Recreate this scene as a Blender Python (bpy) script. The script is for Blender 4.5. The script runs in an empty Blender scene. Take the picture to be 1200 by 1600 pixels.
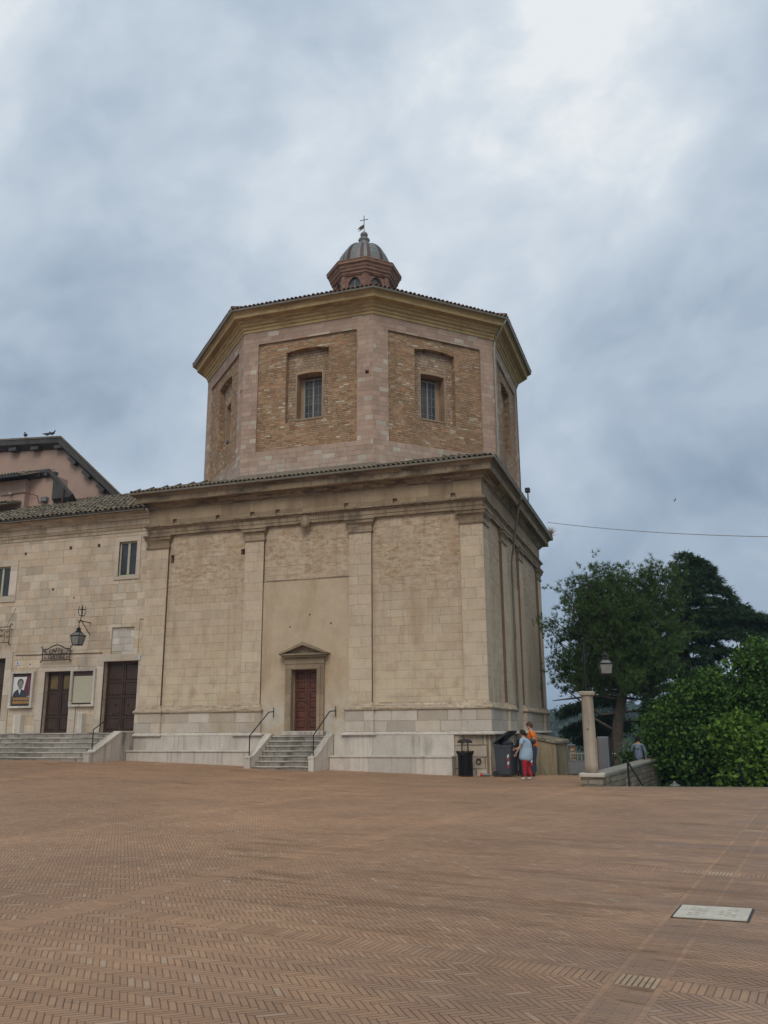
import bpy, math, random
import numpy as np
from mathutils import Vector, Matrix
from mathutils.geometry import tessellate_polygon
random.seed(7)
rng = np.random.default_rng(11)
scene = bpy.context.scene
COL = scene.collection

# ------------------------------------------------------------------ camera
cam_d = bpy.data.cameras.new("camera"); cam = bpy.data.objects.new("camera", cam_d); COL.objects.link(cam)
cam_d.sensor_fit = 'VERTICAL'; cam_d.sensor_height = 24.0; cam_d.sensor_width = 18.0
cam_d.lens = 24.0*1350.0/1600.0
cam_d.clip_start = 0.1; cam_d.clip_end = 6000
RX, RY, RZ = [[0.947717, 0.084561, 0.307705], [0.319044, -0.23101, -0.919155], [-0.006641, 0.96927, -0.245911]]
cam.matrix_world = Matrix(((RX[0],RX[1],RX[2],0),(RY[0],RY[1],RY[2],0),(RZ[0],RZ[1],RZ[2],1.6),(0,0,0,1)))
scene.camera = cam
scene.render.resolution_x = 768; scene.render.resolution_y = 1024

# ------------------------------------------------------------------ shader expression helper
class V:
    def __init__(s, g, sock): s.g, s.s = g, sock
    def _b(s, op, o, r=False):
        return s.g.m(op, o, s) if r else s.g.m(op, s, o)
    def __add__(s, o): return s._b('ADD', o)
    __radd__ = __add__
    def __mul__(s, o): return s._b('MULTIPLY', o)
    __rmul__ = __mul__
    def __sub__(s, o): return s._b('SUBTRACT', o)
    def __rsub__(s, o): return s._b('SUBTRACT', o, True)
    def __truediv__(s, o): return s._b('DIVIDE', o)
    def __lt__(s, o): return s._b('LESS_THAN', o)
    def __gt__(s, o): return s._b('GREATER_THAN', o)
class G:
    def __init__(s, nt): s.nt = nt
    def n(s, t, **k):
        nd = s.nt.nodes.new(t)
        for a, b in k.items(): setattr(nd, a, b)
        return nd
    def put(s, inp, v):
        if isinstance(v, V): s.nt.links.new(v.s, inp)
        elif v is not None:
            if isinstance(v, (tuple, list)):
                v = tuple(v)
                if len(inp.default_value) == 4 and len(v) == 3: v = v+(1,)
            inp.default_value = v
    def m(s, op, a, b=None, c=None, clamp=False):
        nd = s.n('ShaderNodeMath', operation=op, use_clamp=clamp)
        s.put(nd.inputs[0], a)
        if b is not None: s.put(nd.inputs[1], b)
        if c is not None: s.put(nd.inputs[2], c)
        return V(s, nd.outputs[0])
    def floor(s, a): return s.m('FLOOR', a)
    def fr(s, a): return s.m('FRACT', a)
    def mn(s, a, b): return s.m('MINIMUM', a, b)
    def mx(s, a, b): return s.m('MAXIMUM', a, b)
    def ab(s, a): return s.m('ABSOLUTE', a)
    def xyz(s, x, y, z=0.0):
        nd = s.n('ShaderNodeCombineXYZ'); s.put(nd.inputs[0], x); s.put(nd.inputs[1], y); s.put(nd.inputs[2], z); return V(s, nd.outputs[0])
    def sep(s, v):
        nd = s.n('ShaderNodeSeparateXYZ'); s.put(nd.inputs[0], v); return [V(s, nd.outputs[i]) for i in range(3)]
    def geo(s, o): return V(s, s.n('ShaderNodeNewGeometry').outputs[o])
    def tc(s, o): return V(s, s.n('ShaderNodeTexCoord').outputs[o])
    def noise(s, v, scale=1.0, detail=3.0, rough=0.55, dist=0.0):
        nd = s.n('ShaderNodeTexNoise'); s.put(nd.inputs['Vector'], v); s.put(nd.inputs['Scale'], scale)
        s.put(nd.inputs['Detail'], detail); s.put(nd.inputs['Roughness'], rough); s.put(nd.inputs['Distortion'], dist)
        return V(s, nd.outputs[0])
    def white(s, v):
        nd = s.n('ShaderNodeTexWhiteNoise', noise_dimensions='3D'); s.put(nd.inputs['Vector'], v); return V(s, nd.outputs['Value'])
    def whitec(s, v):
        nd = s.n('ShaderNodeTexWhiteNoise', noise_dimensions='3D'); s.put(nd.inputs['Vector'], v); return V(s, nd.outputs['Color'])
    def ss(s, x, a, b, lo=0.0, hi=1.0):
        nd = s.n('ShaderNodeMapRange', interpolation_type='SMOOTHSTEP'); s.put(nd.inputs[0], x); s.put(nd.inputs[1], a); s.put(nd.inputs[2], b)
        s.put(nd.inputs[3], lo); s.put(nd.inputs[4], hi); return V(s, nd.outputs[0])
    def lin(s, x, a, b, lo=0.0, hi=1.0):
        nd = s.n('ShaderNodeMapRange'); s.put(nd.inputs[0], x); s.put(nd.inputs[1], a); s.put(nd.inputs[2], b)
        s.put(nd.inputs[3], lo); s.put(nd.inputs[4], hi); return V(s, nd.outputs[0])
    def mix(s, f, a, b, mode='MIX'):
        nd = s.n('ShaderNodeMix', data_type='RGBA', blend_type=mode); s.put(nd.inputs[0], f); s.put(nd.inputs[6], a); s.put(nd.inputs[7], b); return V(s, nd.outputs[2])
    def ramp(s, f, stops):
        nd = s.n('ShaderNodeValToRGB'); cr = nd.color_ramp
        while len(cr.elements) < len(stops): cr.elements.new(0.5)
        for e, (p, c) in zip(cr.elements, stops): e.position = p; e.color = tuple(c)+(1,)
        s.put(nd.inputs[0], f); return V(s, nd.outputs[0])
    def hsv(s, col, val=1.0, sat=1.0, hue=0.5):
        nd = s.n('ShaderNodeHueSaturation'); s.put(nd.inputs['Color'], col); s.put(nd.inputs['Value'], val); s.put(nd.inputs['Saturation'], sat); s.put(nd.inputs['Hue'], hue); return V(s, nd.outputs[0])
    def bump(s, h, strength=0.5, dist=0.02):
        nd = s.n('ShaderNodeBump'); s.put(nd.inputs['Strength'], strength); s.put(nd.inputs['Distance'], dist); s.put(nd.inputs['Height'], h); return V(s, nd.outputs[0])
def newmat(name):
    m = bpy.data.materials.new(name); m.use_nodes = True; nt = m.node_tree; g = G(nt)
    b = nt.nodes['Principled BSDF']; return m, g, b
def simple(name, col, rough=0.6, metal=0.0, var=0.12, scale=6.0, bump=0.0, spec=None, obj=False):
    m, g, b = newmat(name)
    p = g.tc('Object') if obj else g.geo('Position')
    n = g.noise(p, scale, 5.0, 0.6)
    g.put(b.inputs['Base Color'], g.hsv(tuple(col)+(1,) if len(col) == 3 else col, g.lin(n, 0.25, 0.75, 1-var, 1+var)))
    g.put(b.inputs['Roughness'], g.lin(n, 0.3, 0.7, max(0.02, rough-0.08), min(1, rough+0.08))); b.inputs['Metallic'].default_value = metal
    if spec is not None: b.inputs['Specular IOR Level'].default_value = spec
    if bump: g.put(b.inputs['Normal'], g.bump(n, bump, 0.02))
    return m

# ------------------------------------------------------------------ world: overcast sky with broken cloud
W = bpy.data.worlds.new("World"); scene.world = W; W.use_nodes = True
g = G(W.node_tree); bg = W.node_tree.nodes['Background']
SUN_EL, SUN_AZ = math.radians(46), math.radians(168)     # azimuth from +Y towards +X
sky = g.n('ShaderNodeTexSky', sky_type='NISHITA', sun_disc=False); sky.sun_elevation = SUN_EL; sky.sun_rotation = SUN_AZ
dirv = g.tc('Generated'); dx, dy, dz = g.sep(dirv)
# cloud masses: noise on the sky sphere, a little drawn out across the view
rx_ = dx*0.97 + dz*0.24; rz_ = dz*0.97 - dx*0.24
pv = g.xyz(rx_*0.85, dy, rz_*1.1)
warp = g.noise(pv, 3.2, 3.0, 0.5); warp2 = g.noise(g.xyz(rz_, rx_, dy + 4.0), 3.2, 3.0, 0.5)
pw = g.xyz(rx_*0.85 + warp*0.22, dy + warp2*0.2, rz_*1.1 + warp2*0.22)
big = g.noise(pw, 2.3, 3.0, 0.5)
mid = g.noise(pw, 5.5, 6.0, 0.52)
fine = g.noise(pw, 24.0, 5.0, 0.55)
def lobe(d, k):
    nd = g.n('ShaderNodeVectorMath', operation='DOT_PRODUCT'); g.put(nd.inputs[0], dirv); l = math.sqrt(sum(c*c for c in d)); nd.inputs[1].default_value = [c/l for c in d]
    return g.m('EXPONENT', (V(g, nd.outputs['Value']) - 1.0)*k)
cl = big*0.64 + mid*0.36 + fine*0.13 - 0.565
cl = cl*2.1 + 0.65
cl = cl + lobe((0.02, 0.75, 0.66), 60)*0.36 + lobe((-0.30, 0.76, 0.58), 14)*0.10 + lobe((-0.60, 0.55, 0.62), 14)*0.14
cl = cl - lobe((0.13, 0.85, 0.49), 45)*0.30 - lobe((-0.51, 0.76, 0.39), 40)*0.28 - lobe((0.05, 0.99, 0.17), 25)*0.14 - lobe((-0.30, 0.60, 0.74), 90)*0.12
ccol = g.ramp(cl, [(0.0, (0.20, 0.265, 0.355)), (0.22, (0.29, 0.37, 0.475)), (0.45, (0.41, 0.50, 0.61)), (0.68, (0.54, 0.625, 0.72)), (0.88, (0.68, 0.75, 0.82)), (1.0, (0.84, 0.875, 0.90))])
nsky = g.n('ShaderNodeVectorMath', operation='SCALE'); g.put(nsky.inputs[0], V(g, sky.outputs[0])); nsky.inputs[3].default_value = 0.07
# cloud deck nearly closes over the blue (the Nishita sky shows through the thin places a little)
colr = g.mix(g.ss(cl, 0.0, 0.6, 0.90, 0.985), V(g, nsky.outputs[0]), ccol)
low = g.ss(dz, -0.06, 0.02)
colr = g.mix(low, (0.11, 0.10, 0.085, 1), colr)
bg.inputs[1].default_value = 1.0
g.put(bg.inputs[0], colr)
sd = bpy.data.lights.new("sun", 'SUN'); sd.energy = 1.45; sd.angle = math.radians(30); sd.color = (1.0, 0.93, 0.82)
sun = bpy.data.objects.new("sun", sd); COL.objects.link(sun)
sdir = Vector((math.sin(SUN_AZ)*math.cos(SUN_EL), math.cos(SUN_AZ)*math.cos(SUN_EL), math.sin(SUN_EL)))
sun.rotation_euler = sdir.to_track_quat('Z', 'Y').to_euler(); sun.location = (-20, -20, 60)
vs = scene.view_settings; scene.display_settings.display_device = 'sRGB'
vs.view_transform = 'Standard'; vs.look = 'None'; vs.exposure = 0.0; vs.gamma = 1.0; vs.use_curve_mapping = False

# ------------------------------------------------------------------ mesh helpers
def wl(o):
    v = Vector((0, 0, 0))
    while o is not None: v += o.location; o = o.parent
    return v
def put(name, mesh, parent=None, loc=(0, 0, 0)):
    o = bpy.data.objects.new(name, mesh); COL.objects.link(o)
    if parent is not None: o.parent = parent
    o.location = loc; return o
def tag(o, label, cat=None, group=None, kind=None):
    if label: o['label'] = label
    if cat: o['category'] = cat
    if group: o['group'] = group
    if kind: o['kind'] = kind
    return o
def thing(name, loc, label, cat, group=None):
    return tag(put(name, None, None, loc), label, cat, group)
class B:
    def __init__(s): s.v = []; s.f = []
    def add(s, vs_, fs):
        n = len(s.v); s.v += [tuple(v) for v in vs_]; s.f += [tuple(i+n for i in f) for f in fs]; return s
    def box(s, x0, x1, y0, y1, z0, z1):
        return s.add([(x0,y0,z0),(x1,y0,z0),(x1,y1,z0),(x0,y1,z0),(x0,y0,z1),(x1,y0,z1),(x1,y1,z1),(x0,y1,z1)],
                     [(0,3,2,1),(4,5,6,7),(0,1,5,4),(1,2,6,5),(2,3,7,6),(3,0,4,7)])
    def bbox(s, x0, x1, y0, y1, z0, z1, b=0.01):
        # chamfered box
        vs_ = []; 
        X = (x0, x1); Y = (y0, y1); Z = (z0, z1); sg = (1, -1)
        idx = {}
        for i in (0,1):
            for j in (0,1):
                for k in (0,1):
                    for a in range(3):
                        p = [X[i]+sg[i]*b, Y[j]+sg[j]*b, Z[k]+sg[k]*b]; c = (X[i], Y[j], Z[k]); p[a] = c[a]
                        idx[(i,j,k,a)] = len(vs_); vs_.append(tuple(p))
        F = []
        for a in range(3):
            o = [q for q in range(3) if q != a]
            for e in (0,1):
                q = []
                for (m, n) in ((0,0),(1,0),(1,1),(0,1)):
                    t = [0,0,0]; t[a] = e; t[o[0]] = m; t[o[1]] = n; q.append(idx[(t[0],t[1],t[2],a)])
                if (e == 1) == (a == 1): q.reverse()
                F.append(tuple(q))
        for a in range(3):      # edges along axis a
            o = [q for q in range(3) if q != a]
            for m in (0,1):
                for n in (0,1):
                    t0 = [0,0,0]; t0[o[0]] = m; t0[o[1]] = n; t1 = list(t0); t1[a] = 1
                    F.append((idx[(*t0, o[0])], idx[(*t0, o[1])], idx[(*t1, o[1])], idx[(*t1, o[0])]))
        for i in (0,1):
            for j in (0,1):
                for k in (0,1): F.append((idx[(i,j,k,0)], idx[(i,j,k,1)], idx[(i,j,k,2)]))
        return s.add(vs_, F)
    def prism(s, poly, z0, z1):
        n = len(poly); zt = z1 if isinstance(z1, (list, tuple)) else [z1]*n
        vs_ = [(p[0], p[1], z0) for p in poly] + [(p[0], p[1], zt[i]) for i, p in enumerate(poly)]
        return s.add(vs_, [tuple(range(n))[::-1], tuple(range(n, 2*n))] + [(i, (i+1) % n, n+(i+1) % n, n+i) for i in range(n)])
    def ext(s, poly, fn, d0, d1):
        # poly of (a,b) mapped by fn(a,b,d)
        n = len(poly)
        vs_ = [fn(a, b, d0) for a, b in poly] + [fn(a, b, d1) for a, b in poly]
        return s.add(vs_, [tuple(range(n)), tuple(range(n, 2*n))[::-1]] + [(i, n+i, n+(i+1) % n, (i+1) % n) for i in range(n)])
    def tube(s, pts, r, n=8, caps=True):
        pts = [Vector(p) for p in pts]; rs = r if isinstance(r, (list, tuple)) else [r]*len(pts)
        vs_ = []; up = None
        for i, p in enumerate(pts):
            d = (pts[min(i+1, len(pts)-1)] - pts[max(i-1, 0)])
            if d.length < 1e-9: d = Vector((0, 0, 1))
            d.normalize()
            if up is None: up = Vector((0, 0, 1)) if abs(d.z) < 0.9 else Vector((1, 0, 0))
            a = up - d*up.dot(d)
            if a.length < 1e-4: a = d.orthogonal()
            a.normalize(); up = a; b = d.cross(a)
            for k in range(n):
                t = 2*math.pi*k/n; vs_.append(p + (a*math.cos(t) + b*math.sin(t))*rs[i])
        F = []
        for i in range(len(pts)-1):
            for k in range(n): F.append((i*n+k, i*n+(k+1) % n, (i+1)*n+(k+1) % n, (i+1)*n+k))
        if caps: F.append(tuple(range(n))[::-1]); F.append(tuple(range((len(pts)-1)*n, len(pts)*n)))
        return s.add(vs_, F)
    def lathe(s, prof, c, n=16, ang0=0.0):
        vs_ = []
        for r, z in prof:
            for k in range(n):
                t = 2*math.pi*k/n + ang0; vs_.append((c[0]+r*math.cos(t), c[1]+r*math.sin(t), c[2]+z))
        F = [(i*n+k, i*n+(k+1) % n, (i+1)*n+(k+1) % n, (i+1)*n+k) for i in range(len(prof)-1) for k in range(n)]
        F.append(tuple(range(n))[::-1]); F.append(tuple(range((len(prof)-1)*n, len(prof)*n)))
        return s.add(vs_, F)
    def ball(s, c, rx, ry=None, rz=None, n=10, m=6):
        ry = ry or rx; rz = rz or rx; vs_ = []; F = []
        for i in range(1, m):
            ph = math.pi*i/m
            for k in range(n):
                t = 2*math.pi*k/n; vs_.append((c[0]+rx*math.sin(ph)*math.cos(t), c[1]+ry*math.sin(ph)*math.sin(t), c[2]+rz*math.cos(ph)))
        a = len(vs_); vs_ += [(c[0], c[1], c[2]+rz), (c[0], c[1], c[2]-rz)]
        for i in range(m-2):
            for k in range(n): F.append((i*n+k, (i+1)*n+k, (i+1)*n+(k+1) % n, i*n+(k+1) % n))
        for k in range(n): F.append((a, k, (k+1) % n)); F.append((a+1, (m-2)*n+(k+1) % n, (m-2)*n+k))
        return s.add(vs_, F)
    def sweep(s, path, prof, closed=False):
        # path in plan (outward = right of travel), prof = [(out, z)]
        P = [Vector(p) for p in path]; n = len(P); st = []
        for i in range(n):
            if closed or 0 < i < n-1:
                a = (P[i]-P[i-1]).normalized(); b = (P[(i+1) % n]-P[i]).normalized()
                na = Vector((a.y, -a.x)); nb = Vector((b.y, -b.x)); m_ = na+nb; m_ = m_/max(1e-6, m_.dot(na))
            else:
                d = (P[1]-P[0]) if i == 0 else (P[-1]-P[-2]); d.normalize(); m_ = Vector((d.y, -d.x))
            st.append(m_)
        vs_ = [(P[i].x+st[i].x*o, P[i].y+st[i].y*o, z) for i in range(n) for o, z in prof]
        k = len(prof); F = []
        for i in range(n if closed else n-1):
            j = (i+1) % n
            for q in range(k-1): F.append((i*k+q, j*k+q, j*k+q+1, i*k+q+1))
        if not closed: F.append(tuple(range(k))); F.append(tuple(range((n-1)*k, n*k))[::-1])
        return s.add(vs_, F)
    def flat(s, fn, outer, holes=(), d=0.0):
        loops = [[Vector((a, b, 0)) for a, b in outer]] + [[Vector((a, b, 0)) for a, b in h] for h in holes]
        pts = [p for l in loops for p in l]; tris = tessellate_polygon(loops); F = []
        for t in tris:
            a, b, c = (pts[i] for i in t)
            if (b-a).cross(c-a).z < 0: t = (t[0], t[2], t[1])
            F.append(tuple(t))
        return s.add([fn(p.x, p.y, d) for p in pts], F)
    def reveal(s, fn, loop, d0, d1):
        n = len(loop); vs_ = [fn(a, b, d0) for a, b in loop]+[fn(a, b, d1) for a, b in loop]
        return s.add(vs_, [(i, (i+1) % n, n+(i+1) % n, n+i) for i in range(n)])
    def build(s, name, mat, parent=None, smooth=False, origin=None, label=None):
        off = wl(parent) if parent is not None else Vector(origin or (0, 0, 0))
        me = bpy.data.meshes.new(name)
        me.from_pydata([(x-off.x, y-off.y, z-off.z) for x, y, z in s.v], [], s.f); me.validate(); me.update()
        if smooth:
            me.polygons.foreach_set('use_smooth', [True]*len(me.polygons))
        me.materials.append(mat)
        o = put(name, me, parent, (0, 0, 0) if parent is not None else tuple(off))
        if label: o['label'] = label
        return o
def rect(a0, a1, b0, b1): return [(a0, b0), (a1, b0), (a1, b1), (a0, b1)]
def arch(a0, a1, b0, b1, rise, n=8):
    pts = [(a0, b0), (a1, b0)]
    for i in range(n+1):
        t = i/n; a = a1+(a0-a1)*t; pts.append((a, b1-rise + rise*(1-(2*t-1)**2)))
    return pts
def frame(ox, oy, ux, uy):
    # local (a = along wall, b = z, d = depth into wall)
    nx, ny = uy, -ux
    return lambda a, b, d: (ox+ux*a-nx*d, oy+uy*a-ny*d, b)
def tiles(name, mat, base_mat, parent, A, Bp, slope_dir, rise, length, li=0.0, ri=0.0, pitch=0.21, row=0.40, r0=0.085, hip=None, jit=1.0):
    """barrel-tile roof: eave A->Bp at height, going up slope_dir (2d, unit) for plan length; li/ri = inset per metre of plan run at either side"""
    A = Vector(A); Bp = Vector(Bp); e = (Bp-A); L = e.length; e.normalize()
    s3 = Vector((slope_dir[0], slope_dir[1], rise)); sl = s3.length; s3.normalize(); nrm = e.cross(s3)
    if nrm.z < 0: nrm = -nrm
    T = length*sl
    b = B(); nr = max(1, int(T/row)); rr = T/nr; nc = int(L/pitch)
    for c in range(nc+1):
        x = (c+0.5)*L/(nc+1)
        for r in range(nr):
            t0 = r*rr - 0.05; t1 = (r+1)*rr+0.03; run = r*rr/sl
            if x < li*run or x > L-ri*run: continue
            jx = random.uniform(-0.012, 0.012)*jit; ja = random.uniform(-0.01, 0.01)*jit; lift = random.uniform(0, 0.012)*jit
            ring = []
            for (t, rad, h, dx) in ((t0, r0, 0.035+lift, jx), (t1, r0*0.8, 0.0+lift*0.3, jx+ja)):
                for k in range(6):
                    a = math.pi*k/5
                    ring.append(A + e*(x+dx+rad*math.cos(a)) + s3*t + nrm*(h+rad*math.sin(a)))
            for k in range(6): ring.append(ring[k] - nrm*0.0 + (A+e*(x+jx)+s3*t0+nrm*(0.02) - ring[k])*0.18)
            b.add(ring, [(k, k+1, 6+k+1, 6+k) for k in range(5)] + [(k, 12+k, 12+k+1, k+1) for k in range(5)])
    o = b.build(name, mat, parent)
    q = B(); C0 = A - nrm*0.01 - s3*0.03; C1 = Bp - nrm*0.01 - s3*0.03
    D1 = Bp + s3*T - e*(ri*length); D0 = A + s3*T + e*(li*length)
    dn = Vector((0, 0, 0.06))
    q.add([C0, C1, D1, D0, C0-dn, C1-dn, D1-dn, D0-dn], [(0,1,2,3),(7,6,5,4),(0,4,5,1),(1,5,6,2),(2,6,7,3),(3,7,4,0)])
    q.build('roof_deck', base_mat, o)
    return o

# ------------------------------------------------------------------ masonry materials
def wallcoords(g):
    p = g.geo('Position'); x, y, z = g.sep(p); nx, ny, nz = g.sep(g.geo('True Normal'))
    u = ny*x*-1.0 + nx*y
    u = u + g.m('GREATER_THAN', g.ab(nz), 0.75)*(x*0.9 + y*0.4)
    return p, u, z
def masonry(name, pal, h=0.33, w0=0.42, w1=0.95, joint=0.016, jcol=(0.10, 0.075, 0.05), seed=0.0, hv=0.25, wob=0.02, pits=0.6, stain=(0.22, 0.14, 0.07), stain_amt=0.45, top_rough=None, bumps=0.6, rough=0.85, jd=0.7, contrast=1.0, low_white=None, lwcol=(0.52, 0.49, 0.42), streak=0.0, odd=None, oddp=0.1):
    pal = [(c[0]*1.05, c[1]*1.005, c[2]*1.0) for c in pal]
    m, g, b = newmat(name)
    p, u, z = wallcoords(g)
    wn = g.noise(p, 1.7, 2.0, 0.5) - 0.5; wn2 = g.noise(p, 9.0, 2.0, 0.5) - 0.5
    uu = u + wn2*wob*1.2 + seed*3.7
    vz = z/h + g.noise(g.xyz(0.0, 0.0, z), 1.1, 1.0)*hv*4 + wn*wob*2 + wn2*wob*1.5 + seed
    row = g.floor(vz); fv = g.fr(vz)
    rr = g.white(g.xyz(row, seed, 3.3)); w = rr*(w1-w0) + w0
    us = uu/w + rr*41.0; 
    us = us + g.noise(g.xyz(uu*0.8, row*7.3, seed), 1.0, 1.0)*0.9
    c = g.floor(us); fu = g.fr(us)
    cell = g.xyz(row, c, seed+1.5); r1 = g.white(cell); r2 = g.white(g.xyz(c, row, seed+9.1)); r3 = g.white(g.xyz(c, row, seed+17.7))
    d = g.mn(g.mn(fu, 1.0-fu)*w, g.mn(fv, 1.0-fv)*h) + (g.noise(p, 14.0, 3.0)-0.5)*joint*1.4
    jm = g.ss(d, joint*0.15, joint, 1.0, 0.0)
    jm = jm*g.lin(g.noise(p, 1.3, 3.0), 0.35, 0.65, 0.35, 1.0)     # joints fade in and out
    n = len(pal); col = g.ramp(r1, [((i+0.0)/(n-1) if n > 1 else 0, pal[i]) for i in range(n)])
    if odd is not None: col = g.mix(r3 < oddp, col, tuple(odd)+(1,))
    f1 = g.noise(p, 22.0, 6.0, 0.65); f2 = g.noise(p, 2.2, 5.0, 0.6); f3 = g.noise(g.xyz(u*1.0, z*0.35, seed), 1.1, 4.0, 0.6)
    col = g.hsv(col, g.lin(r2, 0, 1, 1-0.13*contrast, 1+0.13*contrast)*g.lin(f1, 0.25, 0.75, 0.86, 1.12)*g.lin(f2, 0.3, 0.7, 0.92, 1.07))
    sm = g.ss(f3, 0.48, 0.72)*stain_amt
    if top_rough is not None:
        tr = g.ss(z + (g.noise(g.xyz(u, z, seed), 0.45, 3.0)-0.5)*3.5, top_rough[0], top_rough[1])
        sm = g.mx(sm, tr*g.ss(g.noise(g.xyz(u*3.2, z*7.0, seed+2.0), 1.0, 7.0, 0.72), 0.42, 0.62)*top_rough[2]*g.lin(r3, 0, 1, 0.45, 1.0))
    pn = g.noise(g.xyz(u*5.5, z*13.0, seed), 1.0, 5.0, 0.7, 0.4)
    pit = g.ss(pn, 0.62, 0.70)
    if top_rough is not None: pit = pit*(tr*0.8+0.25)
    pit = pit*g.ss(g.noise(p, 0.8, 2.0), 0.45, 0.6)*pits
    col = g.mix(sm, col, tuple(stain)+(1,), 'MIX')
    if low_white is not None:
        lw = g.ss(z + (g.noise(p, 2.0, 5.0)-0.5)*1.3, low_white[0], low_white[1], 1.0, 0.0)*g.ss(g.noise(p, 1.6, 6.0, 0.65), 0.38, 0.56)
        col = g.mix(lw*low_white[2], col, tuple(lwcol)+(1,))
    if streak:
        st = g.noise(g.xyz(u*5.5, z*0.25, seed+4), 1.0, 4.0, 0.65); st = g.ss(st, 0.50, 0.68)
        col = g.mix(st*streak, col, (0.085, 0.07, 0.05, 1))
    col = g.mix(g.mx(jm*jd, pit), col, tuple(jcol)+(1,))
    g.put(b.inputs['Base Color'], col); b.inputs['Roughness'].default_value = rough; b.inputs['Specular IOR Level'].default_value = 0.25
    hgt = (1.0 - jm)*0.6 + f1*0.22 + r2*0.15 - pit*0.8 + f2*0.1
    g.put(b.inputs['Normal'], g.bump(hgt, bumps, 0.025))
    return m
PALE = [(0.49, 0.405, 0.29), (0.45, 0.365, 0.262), (0.475, 0.395, 0.285), (0.46, 0.37, 0.252), (0.50, 0.42, 0.31)]
M = {}
M['facade'] = masonry('facade_ashlar', PALE, h=0.34, w0=0.45, w1=1.0, seed=1.0, top_rough=(6.0, 8.8, 1.0), stain_amt=0.45, contrast=0.4, low_white=(2.6, 7.0, 0.7), lwcol=(0.60, 0.50, 0.345), streak=0.14, jd=0.33, stain=(0.31, 0.195, 0.105))
M['pilaster'] = masonry('pilaster_ashlar', [(0.51, 0.43, 0.315), (0.47, 0.385, 0.28), (0.50, 0.415, 0.295)], h=0.42, w0=0.5, w1=1.0, seed=2.0, top_rough=(8.2, 9.8, 0.5), stain_amt=0.25, jd=0.4, contrast=0.5, pits=0.3, low_white=(3.0, 8.0, 0.6), lwcol=(0.59, 0.50, 0.36))
M['theatre'] = masonry('theatre_ashlar', [(0.52, 0.435, 0.32), (0.46, 0.38, 0.28), (0.55, 0.48, 0.37), (0.48, 0.385, 0.27), (0.43, 0.37, 0.285), (0.51, 0.45, 0.35)], h=0.36, w0=0.38, w1=0.95, seed=3.0, stain_amt=0.34, contrast=0.7, jd=0.55, stain=(0.33, 0.22, 0.12), pits=0.25)
M['plinth'] = masonry('plinth_blocks', [(0.50, 0.46, 0.39), (0.44, 0.40, 0.33), (0.47, 0.41, 0.31)], h=0.40, w0=0.8, w1=1.3, seed=4.0, stain=(0.34, 0.25, 0.13), stain_amt=0.45, jd=0.6, hv=0.02, joint=0.02)
M['trim'] = masonry('moulded_stone', [(0.46, 0.38, 0.275), (0.41, 0.335, 0.235), (0.48, 0.41, 0.305)], h=3.0, w0=0.9, w1=1.5, seed=5.0, stain=(0.15, 0.10, 0.06), stain_amt=0.65, jd=0.5, streak=0.35, pits=0.3)
M['trim_dark'] = masonry('stain_and_shade_dark_cornice', [(0.27, 0.205, 0.13), (0.22, 0.165, 0.105), (0.33, 0.26, 0.175)], h=3.0, w0=0.9, w1=1.5, seed=25.0, stain=(0.085, 0.06, 0.04), stain_amt=0.9, jd=0.5, streak=0.6, pits=0.4)  # weather stains, plus a base darkened to paint in shade under the mouldings
M['brown_edge'] = masonry('brown_edge_stone', [(0.15, 0.10, 0.06), (0.18, 0.125, 0.08)], h=3.0, w0=9, w1=12, seed=26.0, stain=(0.12, 0.065, 0.03), stain_amt=0.7, jd=0, pits=0.3)  # dark brown tone for the narrow pilaster sides
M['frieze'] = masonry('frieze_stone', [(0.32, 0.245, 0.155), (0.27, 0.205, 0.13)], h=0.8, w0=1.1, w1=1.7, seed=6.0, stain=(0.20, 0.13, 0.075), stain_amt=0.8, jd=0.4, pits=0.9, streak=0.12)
M['marble'] = masonry('pale_marble', [(0.56, 0.525, 0.45), (0.51, 0.475, 0.405), (0.54, 0.50, 0.425)], h=3.0, w0=1.6, w1=2.4, seed=7.0, stain=(0.26, 0.235, 0.19), stain_amt=0.5, jd=0.5, hv=0.0, pits=0.25, streak=0.30, rough=0.6, bumps=0.35)
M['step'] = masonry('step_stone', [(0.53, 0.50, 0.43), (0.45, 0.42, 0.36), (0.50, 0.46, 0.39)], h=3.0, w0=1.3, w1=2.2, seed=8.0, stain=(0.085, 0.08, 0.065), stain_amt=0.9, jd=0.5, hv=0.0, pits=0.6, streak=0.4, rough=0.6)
M['plaster'] = masonry('bay_plaster', [(0.53, 0.435, 0.30), (0.50, 0.405, 0.28)], h=3.0, w0=9, w1=12, seed=9.0, jd=0.0, stain=(0.36, 0.25, 0.15), stain_amt=0.6, pits=0.12, bumps=0.25, low_white=(2.0, 3.6, 0.75))
M['doorstone'] = masonry('door_surround_stone', [(0.30, 0.235, 0.155), (0.26, 0.205, 0.135)], h=0.9, w0=2, w1=3, seed=10.0, jd=0.3, stain=(0.13, 0.095, 0.06), stain_amt=0.8, pits=0.5)
M['pink'] = masonry('pink_limestone', [(0.385, 0.278, 0.212), (0.405, 0.302, 0.236), (0.36, 0.255, 0.192), (0.39, 0.29, 0.225)], h=0.22, w0=0.32, w1=0.62, seed=11.0, hv=0.1, odd=(0.47, 0.40, 0.32), oddp=0.10, stain=(0.29, 0.19, 0.13), stain_amt=0.4, jd=0.45, joint=0.014, pits=0.25, low_white=(12.6, 14.0, 0.25))
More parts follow.
